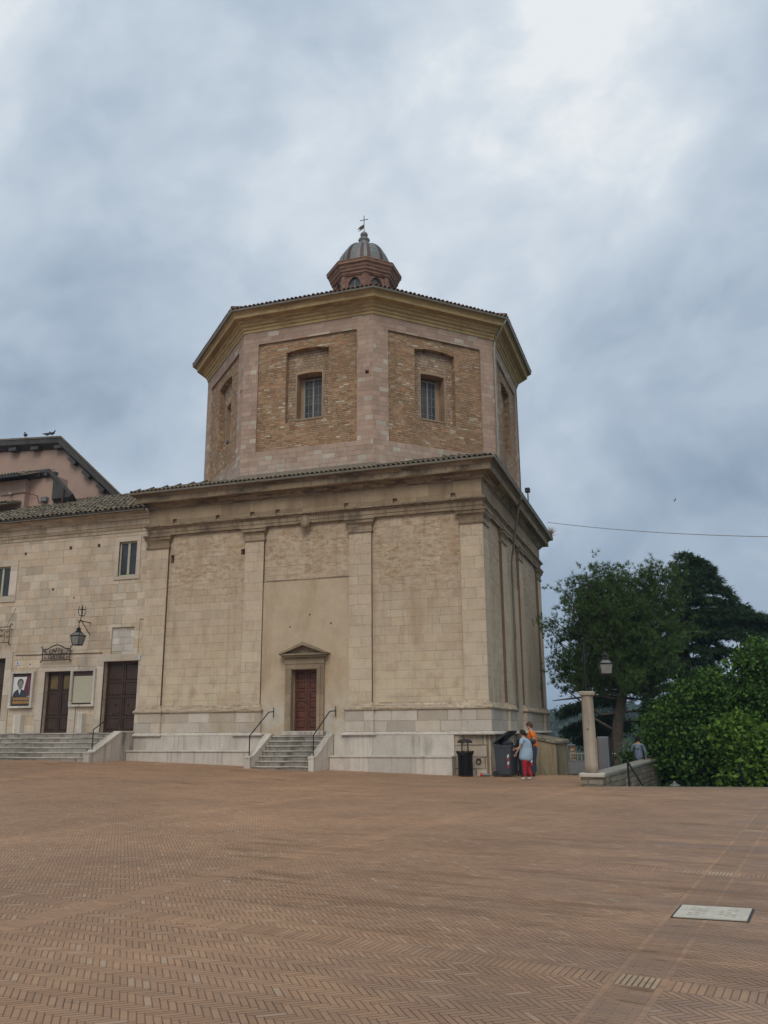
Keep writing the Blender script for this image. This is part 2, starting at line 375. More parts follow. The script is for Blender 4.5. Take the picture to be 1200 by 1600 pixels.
M['brick'] = masonry('old_brick', [(0.34, 0.225, 0.13), (0.39, 0.275, 0.17), (0.28, 0.175, 0.10), (0.36, 0.22, 0.125), (0.33, 0.24, 0.155)], h=0.085, w0=0.22, w1=0.32, seed=12.0, hv=0.02, joint=0.016, jcol=(0.13, 0.085, 0.05), odd=(0.48, 0.40, 0.30), oddp=0.05, stain=(0.22, 0.135, 0.07), stain_amt=0.6, jd=0.85, contrast=1.5, pits=0.8, wob=0.03, bumps=1.0)
M['rubble'] = masonry('rubble_fill', [(0.36, 0.25, 0.15), (0.40, 0.31, 0.22), (0.27, 0.19, 0.12), (0.46, 0.39, 0.30)], h=0.13, w0=0.16, w1=0.34, seed=13.0, hv=0.3, wob=0.10, joint=0.03, jcol=(0.12, 0.08, 0.05), stain_amt=0.6, jd=0.8, contrast=1.5, pits=0.9, bumps=1.0)
M['reveal'] = masonry('reveal_plaster', [(0.36, 0.26, 0.165), (0.33, 0.235, 0.15)], h=3, w0=9, w1=12, seed=14.0, jd=0, stain=(0.22, 0.15, 0.09), stain_amt=0.7, pits=0.3)
M['ochre'] = masonry('ochre_cornice', [(0.46, 0.345, 0.17), (0.43, 0.315, 0.155)], h=6, w0=9, w1=12, seed=15.0, jd=0, stain=(0.24, 0.155, 0.08), stain_amt=0.75, pits=0.15, bumps=0.25)
M['redbrick'] = masonry('lantern_brick', [(0.245, 0.138, 0.095), (0.29, 0.172, 0.122), (0.19, 0.105, 0.075)], h=0.075, w0=0.2, w1=0.3, seed=16.0, hv=0.02, joint=0.014, jcol=(0.22, 0.15, 0.11), stain=(0.12, 0.06, 0.045), stain_amt=0.5, jd=0.7, contrast=1.3)
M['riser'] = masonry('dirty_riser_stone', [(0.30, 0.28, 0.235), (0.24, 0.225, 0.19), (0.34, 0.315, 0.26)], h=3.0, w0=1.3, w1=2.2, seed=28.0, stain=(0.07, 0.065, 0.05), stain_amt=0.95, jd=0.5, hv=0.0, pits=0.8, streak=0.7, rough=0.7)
M['rough'] = masonry('rough_blocks', [(0.47, 0.43, 0.355), (0.42, 0.37, 0.29), (0.50, 0.47, 0.40)], h=0.42, w0=0.55, w1=1.0, seed=17.0, stain=(0.25, 0.18, 0.10), stain_amt=0.5, joint=0.035, jcol=(0.07, 0.05, 0.035), jd=0.9, pits=0.8, bumps=1.0)
M['darkstone'] = masonry('painted_shade_base_stone', [(0.26, 0.21, 0.14), (0.20, 0.165, 0.11)], h=0.3, w0=0.4, w1=0.8, seed=18.0, stain=(0.10, 0.08, 0.05), stain_amt=0.8, pits=0.6, jd=0.6)  # tone darkened to paint in the shadow under the overhanging ledge
M['parapet'] = masonry('parapet_rubble', [(0.24, 0.21, 0.15), (0.16, 0.145, 0.10), (0.29, 0.26, 0.20)], h=0.15, w0=0.16, w1=0.42, seed=19.0, hv=0.4, wob=0.22, joint=0.03, jcol=(0.08, 0.07, 0.05), stain=(0.10, 0.10, 0.06), stain_amt=0.6, jd=0.8, contrast=1.4, pits=0.6, bumps=1.0)
def tilemat(name, cols, moss=0.4):
    m, g, b = newmat(name)
    p = g.geo('Position'); r = g.geo('Random Per Island'); f = g.noise(p, 9.0, 5.0, 0.65); f2 = g.noise(p, 1.1, 3.0)
    col = g.ramp(r, [(i/(len(cols)-1), c) for i, c in enumerate(cols)])
    col = g.hsv(col, g.lin(f, 0.3, 0.7, 0.7, 1.25))
    col = g.mix(g.ss(f, 0.48, 0.66)*moss, col, (0.14, 0.125, 0.05, 1)); col = g.mix(g.ss(f2, 0.5, 0.7)*moss*0.7, col, (0.05, 0.045, 0.03, 1))
    g.put(b.inputs['Base Color'], col); b.inputs['Roughness'].default_value = 0.9; g.put(b.inputs['Normal'], g.bump(f, 0.5, 0.01))
    return m
M['tile_grey'] = tilemat('weathered_roof_tile', [(0.20, 0.17, 0.13), (0.30, 0.25, 0.185), (0.14, 0.115, 0.085), (0.24, 0.175, 0.12)], 0.6)
M['tile_red'] = tilemat('clay_roof_tile', [(0.22, 0.12, 0.085), (0.30, 0.17, 0.12), (0.15, 0.085, 0.065), (0.24, 0.15, 0.11)], 0.35)
M['gutter'] = simple('zinc_gutter', (0.27, 0.25, 0.205), 0.5, 0.35, 0.2, 3.0)
M['pipe'] = simple('weathered_downpipe', (0.15, 0.13, 0.10), 0.6, 0.2, 0.25, 3.0)
M['dark_gutter'] = simple('dark_gutter', (0.05, 0.045, 0.04), 0.5, 0.4, 0.2, 3.0)
M['deck'] = simple('roof_mortar', (0.16, 0.13, 0.095), 0.9, 0, 0.3, 6.0, 0.4)
M['iron'] = simple('black_iron', (0.022, 0.021, 0.021), 0.45, 0.5, 0.25, 12)
M['rust'] = simple('rusty_iron', (0.075, 0.045, 0.03), 0.75, 0.3, 0.35, 14)
M['lead'] = simple('dome_lead', (0.17, 0.168, 0.16), 0.55, 0.3, 0.3, 5, 0.2)
M['leadred'] = simple('dome_red_paint', (0.075, 0.04, 0.034), 0.6, 0.1, 0.35, 7)
M['winframe'] = simple('painted_window_frame', (0.40, 0.375, 0.27), 0.5, 0, 0.08, 8)
M['oldframe'] = simple('grey_window_frame', (0.27, 0.24, 0.20), 0.6, 0, 0.15, 8)
def glassmat(name, col, rough=0.12):
    m, g, b = newmat(name)
    p = g.geo('Position'); n = g.noise(p, 1.7, 3.0)
    g.put(b.inputs['Base Color'], g.hsv(tuple(col)+(1,), g.lin(n, 0.3, 0.7, 0.6, 1.4))); b.inputs['Roughness'].default_value = rough
    b.inputs['Specular IOR Level'].default_value = 0.35
    g.put(b.inputs['Normal'], g.bump(g.noise(p, 3.0, 2.0), 0.15, 0.02)); return m
M['glass'] = glassmat('window_glass', (0.035, 0.038, 0.042))
M['glass2'] = glassmat('dusty_glass', (0.055, 0.062, 0.066), 0.3)
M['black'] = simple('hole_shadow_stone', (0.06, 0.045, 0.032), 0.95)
def wood(name, col, col2, sc=1.0):
    m, g, b = newmat(name)
    p = g.geo('Position'); x, y, z = g.sep(p)
    f = g.noise(g.xyz(x*22*sc, y*22*sc, z*1.6), 1.0, 5.0, 0.6); f2 = g.noise(p, 2.5, 4.0)
    c = g.mix(g.ss(f, 0.35, 0.65), tuple(col)+(1,), tuple(col2)+(1,)); c = g.hsv(c, g.lin(f2, 0.3, 0.7, 0.8, 1.25))
    g.put(b.inputs['Base Color'], c); b.inputs['Roughness'].default_value = 0.5; g.put(b.inputs['Normal'], g.bump(f, 0.25, 0.004)); return m
M['reddoor'] = wood('red_brown_door_wood', (0.080, 0.024, 0.011), (0.115, 0.036, 0.017))
M['darkdoor'] = wood('dark_door_wood', (0.028, 0.013, 0.007), (0.052, 0.025, 0.013))
M['oldwood'] = wood('grey_eaves_wood', (0.03, 0.025, 0.021), (0.06, 0.05, 0.042))
M['ring'] = M['rust']

# ================================================================== CHURCH
XW, XC, Y0, YW, YE = -22.0, -6.8, 32.48, 32.60, 47.4
church = thing('church', (-14.4, 40.3, 0), 'square pale stone church with an octagonal brick drum, small dome and red panelled door', 'church')
front = frame(0, YW, 1, 0)                    # a = x
side = frame(XC-0.12, 0, 0, 1)                # a = y, outward +x
door_open = rect(-14.84, -13.72, 1.63, 4.04)
def sq(a, z, s=0.11): return rect(a-s, a+s, z-s, z+s)
f_holes = [rect(-20.9+0.02, -20.9+0.2, 8.85, 9.22), rect(-17.42, -17.2, 8.98, 9.24)]
small = [(-14.13, 6.25, .04), (-15.0, 5.78, .035), (-13.2, 5.85, .04), (-19.1, 5.9, .04), (-10.0, 6.8, .035), (-9.0, 5.9, .03), (-8.6, 8.2, .05), (-9.9, 8.0, .05), (-18.4, 7.4, .04), (-11.0, 7.5, .04)]
w = B(); w.flat(front, rect(XW, XC, 0, 11.4), [door_open]+f_holes)
for h in f_holes: w.reveal(front, h, 0, 0.3); w.flat(front, h, (), 0.3)
w.reveal(front, door_open, 0, 0.32)
slit = rect(39.35, 39.5, 5.6, 6.3)
w.flat(side, rect(YW, YE, 0, 11.4), [slit]); w.reveal(side, slit, 0, 0.4); w.flat(side, slit, (), 0.4)
w.add([(XC-0.12, YE, 0), (XW, YE, 0), (XW, YE, 11.4), (XC-0.12, YE, 11.4)], [(0, 1, 2, 3)])
w.add([(XW, YE, 0), (XW, YW, 0), (XW, YW, 11.4), (XW, YE, 11.4)], [(0, 1, 2, 3)])
wall = w.build('wall', M['facade'], church)
FP = [(-22.0, -20.93), (-17.15, -16.27), (-12.40, -11.43)]
SP = [(36.3, 37.4), (40.5, 41.5)]
capprof = [(-0.03, 9.52), (.05, 9.52), (.055, 9.60), (.02, 9.63), (.02, 9.76), (.05, 9.84), (.12, 9.92), (.13, 10.02), (.17, 10.04), (.17, 10.11), (-0.03, 10.11)]
def pil(poly, cappath):
    p = B().prism(poly, 0.02, 10.12).build('pilaster', M['pilaster'], church)
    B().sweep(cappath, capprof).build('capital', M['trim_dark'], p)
for a, b_ in FP:
    pil([(a, Y0), (b_, Y0), (b_, YW+.05), (a, YW+.05)], [(a, YW), (a, Y0), (b_, Y0), (b_, YW)])
pil([(-7.72, Y0), (XC, Y0), (XC, 33.5), (XC-.17, 33.5), (XC-.17, YW+.05), (-7.72, YW+.05)], [(-7.72, YW), (-7.72, Y0), (XC, Y0), (XC, 33.5), (XC-.12, 33.5)])
for a, b_ in SP + [(46.3, YE+.002)]:
    pil([(XC-.17, a), (XC, a), (XC, b_), (XC-.17, b_)], [(XC-.12, a), (XC, a), (XC, b_), (XC-.12, b_)])
for a, b_ in SP + [(46.3, YE)]: B().box(XC-.125, XC-.002, a-.004, a-.0005, 2.71, 9.5).build('brown_edge_strip', M['brown_edge'], church)  # thin brown sheets on the near sides of the side-wall pilasters
for a, b_ in FP: B().box(b_+.0005, b_+.004, Y0+.002, YW+.01, 2.71, 9.5).build('brown_edge_strip', M['brown_edge'], church)  # same brown sheets on the right sides of the front pilasters
# smooth plaster slabs in the two centre bays
B().add([], []).ext(arch(-16.25, -12.42, 1.5, 7.72, 0.02), lambda a, z, d: (a, YW-0.025+d, z), 0, 0.03)
pl = B()
pl.flat(lambda a, z, d: front(a, z, d), rect(-16.26, -12.41, 1.45, 7.72), [door_open]+[sq(a, z, s) for a, z, s in small[:3]], -0.055)
pl.reveal(front, rect(-16.26, -12.41, 1.45, 7.72)[::-1], -0.055, 0.01)
for a, z, s in small[:3]: pl.reveal(front, sq(a, z, s), -0.055, -0.002)
pl.build('plaster_panel', M['plaster'], church)
B().box(-16.25, -12.42, YW-.075, YW+.01, 7.722, 7.76).build('panel_shadow_drip', M['trim_dark'], church)  # added dark ledge, its colour painting the shadow line over the panel
pl = B(); pl.flat(side, rect(37.41, 40.49, 1.5, 8.0), [slit], -0.03); pl.reveal(side, rect(37.41, 40.49, 1.5, 8.0)[::-1], -0.03, 0.01); pl.build('plaster_panel', M['plaster'], church)
pl = B(); pl.flat(side, rect(41.51, 46.29, 1.5, 7.0), (), -0.02); pl.reveal(side, rect(41.51, 46.29, 1.5, 7.0)[::-1], -0.02, 0.01); pl.build('plaster_panel', M['plaster'], church)
# plinth paths follow the pilasters
PL = [(XW, 32.66), (XW, Y0), (-20.93, Y0), (-20.93, YW), (-17.15, YW), (-17.15, Y0), (-16.27, Y0), (-16.27, YW+.0)]
PR = [(-12.40, YW), (-12.40, Y0), (-11.43, Y0), (-11.43, YW), (-7.72, YW), (-7.72, Y0), (XC, Y0), (XC, 33.5), (XC-.12, 33.5), (XC-.12, 36.3), (XC, 36.3), (XC, 37.4), (XC-.12, 37.4), (XC-.12, 38.6)]
PS = [(XC-.12, 40.5), (XC, 40.5), (XC, 41.5), (XC-.12, 41.5), (XC-.12, 46.3), (XC, 46.3), (XC, YE), (XC-.3, YE)]
prof_pl = [(-.04, 1.565), (.10, 1.565), (.10, 2.385), (-.04, 2.385)]
prof_mo = [(-.04, 2.38), (.12, 2.38), (.15, 2.41), (.16, 2.46), (.14, 2.51), (.10, 2.53), (.085, 2.58), (.04, 2.64), (.03, 2.70), (-.04, 2.70)]
prof_le = [(-.04, 1.45), (.21, 1.45), (.225, 1.48), (.21, 1.52), (.15, 1.55), (.11, 1.58), (-.04, 1.58)]
for P in (PL, PR, PS):
    B().sweep(P, prof_pl).build('plinth', M['plinth'], church)
    B().sweep(P, prof_mo).build('base_moulding', M['trim'], church)
    B().sweep(P, prof_le).build('ledge', M['marble'], church)
for x0, x1 in ((-22.05, -15.84), (-12.95, -8.15)):
    B().box(x0, x1, 32.36, 32.62, -0.2, 1.449).build('white_panel', M['marble'], church)
B().box(-8.15, -6.95, 32.45, 32.66, -0.2, 1.449).build('rough_base', M['rough'], church)
B().box(-6.953, -6.86, 32.46, 47.2, -0.2, 1.449).build('rough_base', M['darkstone'], church)
def bench(x0, x1, zt):
    o = B().box(x0, x1, 31.90, 32.365, -0.2, zt-.07).build('bench', M['marble'], church)
    B().bbox(x0-.02, x1+.02, 31.86, 32.37, zt-.07, zt, .012).build('bench_top', M['marble'], o)
bench(-22.05, -15.84, 0.90); bench(-12.95, -8.12, 0.71)
# entablature (all round)
RECTP = [(XW, Y0), (XC, Y0), (XC, YE), (XW, YE)]
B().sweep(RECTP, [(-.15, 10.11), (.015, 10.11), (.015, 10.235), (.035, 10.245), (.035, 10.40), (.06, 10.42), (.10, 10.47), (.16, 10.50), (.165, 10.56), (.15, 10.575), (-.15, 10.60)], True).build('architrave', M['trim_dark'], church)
ffr = frame(0, Y0-.002, 1, 0); hl = [sq(x, 10.72, .10) for x in (-20.7, -18.55, -16.87, -15.67, -12.53, -10.4, -7.96)]
fz = B(); fz.flat(ffr, rect(XW, XC, 10.56, 11.34), hl)
for h in hl: fz.reveal(ffr, h, 0, 0.11); 
sfr = frame(XC+.002, 0, 0, 1); h2 = [sq(y, 10.78, .1) for y in (38.2, 43.6)]
fz.flat(sfr, rect(Y0, YE, 10.56, 11.34), h2)
for h in h2: fz.reveal(sfr, h, 0, .11)
fz.add([(XW, YE, 10.56), (XW, Y0, 10.56), (XW, Y0, 11.34), (XW, YE, 11.34)], [(0, 1, 2, 3)])
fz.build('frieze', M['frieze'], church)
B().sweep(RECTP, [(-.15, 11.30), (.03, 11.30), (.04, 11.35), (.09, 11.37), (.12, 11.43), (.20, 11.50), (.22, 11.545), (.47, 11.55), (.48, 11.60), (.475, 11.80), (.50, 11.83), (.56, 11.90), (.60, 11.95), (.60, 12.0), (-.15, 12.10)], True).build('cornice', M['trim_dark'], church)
hg = [(.60, 11.99), (.62, 11.935), (.66, 11.915), (.71, 11.935), (.735, 12.0), (.72, 12.0), (.66, 11.95), (.615, 12.0)]
B().sweep(RECTP, hg, True).build('gutter', M['gutter'], church)
# lower roof: four tiled slopes up to the drum
def sq_roof(x0, x1, y0, y1, z, run, rise, nm, mat):
    o = None
    for A, Bp, d in (((x0, y0), (x1, y0), (0, 1)), ((x1, y0), (x1, y1), (-1, 0)), ((x1, y1), (x0, y1), (0, -1)), ((x0, y1), (x0, y0), (1, 0))):
        o = tiles(nm, mat, M['deck'], church, (*A, z), (*Bp, z), d, rise, run, 1.0, 1.0)
sq_roof(XW-.66, XC+.66, Y0-.66, YE+.66, 12.0, 2.6, 0.36, 'roof', M['tile_grey'])
# flashing strip where roof meets drum
# ------------------------------------------------------------------ drum
OC = (-14.55, 40.3); AP = 7.57
def octa(ap): 
    r = ap/math.cos(math.pi/8); return [(OC[0]+r*math.cos(math.radians(22.5+45*k)), OC[1]+r*math.sin(math.radians(22.5+45*k))) for k in range(8)]
V8 = octa(AP)
drum = B(); FL = 2*AP*math.tan(math.pi/8)
faces = []
for k in range(8):
    p, q = V8[k], V8[(k+1) % 8]; ux, uy = (q[0]-p[0])/FL, (q[1]-p[1])/FL
    faces.append(frame(p[0], p[1], ux, uy))
pan = rect(0.74, FL-0.74, 13.60, 18.78)
nic = arch(FL/2-1.03, FL/2+1.03, 14.82, 18.30, 0.12)
win = arch(FL/2-0.60, FL/2+0.62, 15.03, 17.20, 0.045)
for k, fn in enumerate(faces):
    outer = rect(0, FL, 11.6, 19.5)
    put_h = [sq(FL-0.28, 16.68, .085)] if k in (4, 5) else ([sq(0.42, 15.9, .085)] if k == 5 else [])
    drum.flat(fn, outer, [pan]+put_h); drum.reveal(fn, pan, 0, 0.09)
    for h in put_h: drum.reveal(fn, h, 0, .25); drum.flat(fn, h, (), .25)
drum_o = drum.build('drum', M['pink'], church)
for k, fn in enumerate(faces):
    vis = k in (3, 4, 5, 6, 7)
    bb = B(); bb.flat(fn, rect(0.66, FL-0.66, 13.5, 18.86), [nic], 0.088); bb.reveal(fn, nic, 0.088, 0.36); bb.build('brick_panel', M['brick'], drum_o)
    nn = B(); nn.flat(fn, nic, [win], 0.355); nn.build('niche', M['rubble'], drum_o)
    ri = B(); ri.reveal(fn, win, 0.35, 0.95); ri.flat(fn, win, (), 1.0)
    # plastered band round the opening
    ring = arch(FL/2-0.66, FL/2+0.68, 14.99, 17.36, 0.10); ri.flat(fn, ring, [win], 0.348)
    ri.build('window_reveal', M['reveal'], drum_o)
    sl = B(); sl.ext(rect(FL/2-0.66, FL/2+0.68, 14.97, 15.04), fn, 0.32, 0.95); sl.build('sill', M['frieze'], drum_o)
    a0, a1, b0, b1 = FL/2-0.46, FL/2+0.46, 15.05, 17.08
    fr_ = B()
    for rc in (rect(a0, a0+.06, b0, b1), rect(a1-.06, a1, b0, b1), rect(a0+.06, a1-.06, b0, b0+.07), rect(a0+.06, a1-.06, b1-.07, b1), rect(FL/2-.035, FL/2+.035, b0+.07, b1-.07)):
        fr_.ext(rc, fn, 0.83, 0.89)
    for i in range(1, 5): fr_.ext(rect(a0+.06, a1-.06, b0+i*(b1-b0)/5-.008, b0+i*(b1-b0)/5+.008), fn, 0.845, 0.86)
    for s_ in (0.25, 0.75): fr_.ext(rect(a0+s_*(a1-a0)-.008, a0+s_*(a1-a0)+.008, b0+.07, b1-.07), fn, 0.846, 0.861)
    wo = fr_.build('window', M['oldframe'], church)
    B().ext(rect(a0+.03, a1-.03, b0+.03, b1-.03), fn, 0.862, 0.87).build('pane', M['glass2'], wo)
    B().ext(rect(a0-.16, a0, b0, b1+.06), fn, 0.84, 0.9).ext(rect(a1, a1+.18, b0, b1+.06), fn, 0.84, 0.9).build('window_surround', M['reveal'], wo)
B().sweep(V8, [(-.05, 12.0), (.30, 12.0), (.26, 12.30), (.05, 12.56), (-.05, 12.60)], True).build('base_flashing', M['deck'], church)
B().sweep(V8, [(-.1, 19.40), (.04, 19.40), (.05, 19.52), (.10, 19.55), (.11, 19.66), (.18, 19.69), (.20, 19.80), (.27, 19.84), (.30, 19.93), (.55, 19.955), (.56, 19.98), (.565, 20.14), (.60, 20.17), (.66, 20.25), (.66, 20.30), (-.1, 20.4)], True).build('drum_cornice', M['ochre'], church)
B().sweep(V8, [(.66, 20.29), (.68, 20.235), (.72, 20.215), (.77, 20.235), (.795, 20.30), (.78, 20.30), (.72, 20.25), (.675, 20.30)], True).build('drum_gutter', M['gutter'], church)
E8 = octa(AP+.73); slope = 0.42; ins = math.tan(math.pi/8)
dr = None
for k in range(8):
    p, q = E8[k], E8[(k+1) % 8]; th = math.radians(45*(k+1)); d = (-math.cos(th), -math.sin(th))
    tiles('drum_roof', M['tile_red'], M['deck'], church, (*p, 20.31), (*q, 20.31), d, slope, AP+.73-1.5, ins, ins, pitch=0.21)
for k in range(8):
    p = E8[k]; q = octa(1.5)[k]
    B().tube([(p[0], p[1], 20.42), (q[0], q[1], 20.42+slope*(AP+.73-1.5))], 0.11, 8).build('ridge_tiles', M['tile_red'], church)
# ------------------------------------------------------------------ lantern and dome
LA = 1.54; LZ = 22.7
L8 = [(OC[0]+LA/math.cos(math.pi/8)*math.cos(math.radians(22.5+45*k)), OC[1]+LA/math.cos(math.pi/8)*math.sin(math.radians(22.5+45*k))) for k in range(8)]
LF = 2*LA*math.tan(math.pi/8)
lan = B(); lw = arch(LF/2-.34, LF/2+.34, 23.7, 25.0, 0.34, 10)
lfr = []
for k in range(8):
    p, q = L8[k], L8[(k+1) % 8]; ux, uy = (q[0]-p[0])/LF, (q[1]-p[1])/LF; fn = frame(p[0], p[1], ux, uy); lfr.append(fn)
    lan.flat(fn, rect(0, LF, LZ, 25.35), [lw]); lan.reveal(fn, lw, 0, 0.14)
    for rc in (rect(-0.02, 0.17, LZ, 25.3), rect(LF-.17, LF+.02, LZ, 25.3)): lan.ext(rc, fn, -.05, 0.02)
lan_o = lan.build('lantern', M['redbrick'], church)
for fn in lfr:
    B().flat(fn, lw, (), 0.12).build('pane', M['glass2'], lan_o)
    f_ = B().ext(rect(LF/2-.015, LF/2+.015, 23.5, 24.84), fn, .10, .118)
    for z in (23.85, 24.2, 24.5): f_.ext(rect(LF/2-.34, LF/2+.34, z-.01, z+.01), fn, .101, .117)
    f_.build('glazing_bar', M['oldframe'], lan_o)
B().sweep(L8, [(-.1, 25.07), (.07, 25.07), (.08, 25.13), (.12, 25.14), (.12, 25.25), (.19, 25.30), (.20, 25.42), (.25, 25.48), (.26, 25.58), (.30, 25.64), (.35, 25.66), (.36, 25.78), (.39, 25.84), (.33, 25.90), (.0, 26.02), (-.1, 26.02)], True).build('lantern_cornice', M['redbrick'], church)
dm = B(); dr_ = B(); R0 = 1.48; ZD = 25.98; HD = 1.75
NR = 8; SEG = 6
def dome_pt(a, t, off=0): 
    th = t*math.pi/2*0.93; r = R0*math.cos(th)+off*math.cos(th); return (OC[0]+r*math.cos(a), OC[1]+r*math.sin(a), ZD+HD*math.sin(th)+off*math.sin(th))
for k in range(48):
    a0 = 2*math.pi*k/48+math.pi/8-math.pi/48; a1 = a0+2*math.pi/48; rib = (k % 6 == 0); red = (k % 6 in (1, 5)); t_ = dr_ if red else dm; off = 0.05 if rib else 0
    for j in range(8):
        t0, t1 = j/8, (j+1)/8
        t_.add([dome_pt(a0, t0, off), dome_pt(a1, t0, off), dome_pt(a1, t1, off), dome_pt(a0, t1, off)], [(0, 1, 2, 3)])
        if rib:
            for aa in (a0, a1): t_.add([dome_pt(aa, t0, off), dome_pt(aa, t1, off), dome_pt(aa, t1, 0), dome_pt(aa, t0, 0)], [(0, 1, 2, 3)])
dome = dm.build('dome', M['lead'], church); dr_.build('red_stripe', M['leadred'], dome)
B().lathe([(.34, 27.55), (.33, 27.82), (.25, 27.90), (.27, 27.96), (.33, 28.04), (.27, 28.14), (.15, 28.20), (.13, 28.25), (.20, 28.31), (.21, 28.42), (.13, 28.53), (.03, 28.57)], (OC[0], OC[1], 0), 14).build('finial', M['lead'], church, True)
cr = B().tube([(OC[0], OC[1], 28.3), (OC[0], OC[1], 29.6)], 0.022, 6); cr.tube([(OC[0]-.24, OC[1], 29.33), (OC[0]+.24, OC[1], 29.33)], 0.022, 6)
cr.build('cross', M['rust'], church)
vn = B(); fnv = lambda a, z, d: (OC[0]+a, OC[1]+d, z)
vn.ext([(0, 29.05), (0, 28.86), (-.13, 28.74), (-.36, 28.66), (-.18, 28.80), (-.40, 28.80), (-.22, 28.96)], fnv, -.01, .01); vn.build('weathervane', M['rust'], church)
# ------------------------------------------------------------------ church door, surround, small parts
def panelled_door(parent, x0, x1, z0, z1, y, mat, rows, leaves=2, nm='door'):
    d = B().box(x0, x1, y, y+.06, z0, z1)
    o = d.build(nm, mat, parent); lw_ = (x1-x0)/leaves
    for i in range(leaves):
        pb = B(); a0 = x0+i*lw_+.012; a1 = a0+lw_-.024
        # stiles and rails proud of the boards, then raised fields
        zs = [z0+.05]+[z0+.05+(z1-z0-.1)*r for r in rows]+[z1-.05]
        pb.box(a0, a0+.075, y-.03, y-.001, z0, z1); pb.box(a1-.075, a1, y-.03, y-.001, z0, z1)
        pb.box(a0+.075, a1-.075, y-.028, y-.001, z0, z0+.09); pb.box(a0+.075, a1-.075, y-.028, y-.001, z1-.09, z1)
        for z in zs[1:-1]: pb.box(a0+.075, a1-.075, y-.028, y-.001, z-.04, z+.04)
        for za, zb in zip(zs[:-1], zs[1:]):
            c0, c1, e0, e1 = a0+.105, a1-.105, za+.07, zb-.07
            if e1 > e0 and c1 > c0:
                pb.add([(c0, y-.001, e0), (c1, y-.001, e0), (c1, y-.001, e1), (c0, y-.001, e1), (c0+.03, y-.024, e0+.03), (c1-.03, y-.024, e0+.03), (c1-.03, y-.024, e1-.03), (c0+.03, y-.024, e1-.03)],
                       [(4, 5, 6, 7), (0, 1, 5, 4), (1, 2, 6, 5), (2, 3, 7, 6), (3, 0, 4, 7)])
        pb.build('door_leaf', mat, o)
    return o
cd = panelled_door(church, -14.84, -13.72, 1.63, 4.04, 32.80, M['reddoor'], [1/6, 2/6, 3/6, 4/6, 5/6])
B().ball((-14.34, 32.75, 2.75), .03).build('knob', M['iron'], cd)
ds = B()
for x0, x1, yy in ((-15.12, -14.98, 32.42), (-14.98, -14.84, 32.37), (-13.72, -13.58, 32.37), (-13.58, -13.44, 32.42)): ds.box(x0, x1, yy, 32.62, 1.46, 4.04)
ds.box(-15.12, -13.44, 32.42, 32.62, 4.18, 4.26); ds.box(-14.98, -13.58, 32.37, 32.62, 4.042, 4.18); ds.box(-15.12, -14.982, 32.423, 32.62, 4.042, 4.18); ds.box(-13.578, -13.44, 32.423, 32.62, 4.042, 4.18)
ds.box(-15.14, -13.42, 32.40, 32.62, 4.26, 4.52)
dso = ds.build('door_surround', M['doorstone'], church)
pd = B(); fy = lambda a, z, d: (a, d, z)
pd.box(-15.30, -13.26, 32.20, 32.62, 4.60, 4.66); pd.box(-15.22, -13.34, 32.28, 32.62, 4.521, 4.60)
pd.ext([(-15.2, 4.66), (-13.36, 4.66), (-14.28, 5.0)], fy, 32.40, 32.62)
pd.ext([(-15.36, 4.662), (-15.18, 4.662), (-14.28, 4.99), (-14.28, 5.12)], fy, 32.16, 32.62); pd.ext([(-13.20, 4.662), (-14.28, 5.12), (-14.28, 4.99), (-13.38, 4.662)], fy, 32.16, 32.62)
pd.build('pediment', M['doorstone'], dso)
B().bbox(-15.2, -13.36, 32.2, 32.8, 1.455, 1.63, .015).build('sill', M['step'], church)
# downpipes
dp = [(XC+.70, 37.8, 11.93), (XC+.70, 37.82, 11.75), (XC+.55, 38.0, 11.5), (XC+.25, 38.3, 10.3), (XC+.13, 38.45, 9.6), (XC+.06, 38.5, 9.3), (XC+.02, 38.5, 9.0), (XC+.02, 38.5, 2.4)]
B().tube(dp, .05, 8).build('downpipe', M['pipe'], church)
v7 = V8[7]; e7 = octa(AP+.72)[7]
B().tube([(e7[0], e7[1], 20.2), (e7[0]-.1, e7[1], 20.02), (v7[0]+.09, v7[1]+.0, 19.3), (v7[0]+.05, v7[1]-.06, 18.9), (v7[0]+.04, v7[1]-.07, 12.5)], .05, 8).build('downpipe', M['gutter'], church)
v4 = V8[3]; e4 = octa(AP+.72)[3]
B().tube([(e4[0], e4[1], 20.2), (e4[0]+.1, e4[1], 20.02), (v4[0]-.09, v4[1], 19.2), (v4[0]-.04, v4[1]-.06, 18.9), (v4[0]-.04, v4[1]-.06, 12.5)], .05, 8).build('downpipe', M['dark_gutter'], church)
v0 = V8[0]
B().tube([(v0[0]-.02, v0[1]-.2, 19.3), (v0[0]-.02, v0[1]-.2, 12.5)], .05, 8).build('downpipe', M['dark_gutter'], church)
rg = B()
rg.tube([(-7.25, 32.43+.02*math.sin(t)-.02, .58-.085+.085*math.cos(t)) if 0 else (-7.25+.085*math.sin(t), 32.41-.01*math.cos(t), .50+.085*math.cos(t)) for t in [2*math.pi*i/14 for i in range(15)]], .018, 6)
rg.box(-7.33, -7.17, 32.40, 32.45, .575, .61); rg.build('tethering_ring', M['rust'], church)
em = B().ball((-14.30, 32.30, 10.08), .21, .12, .25, 12, 8); em.ball((-14.30, 32.22, 10.03), .14, .07, .17, 10, 6)
for k in range(9):
    t = math.pi*(0.0+k/8); em.ball((-14.30+.24*math.cos(t), 32.29, 10.12+.22*math.sin(t)), .055)
em.build('carved_shield', M['doorstone'], church)

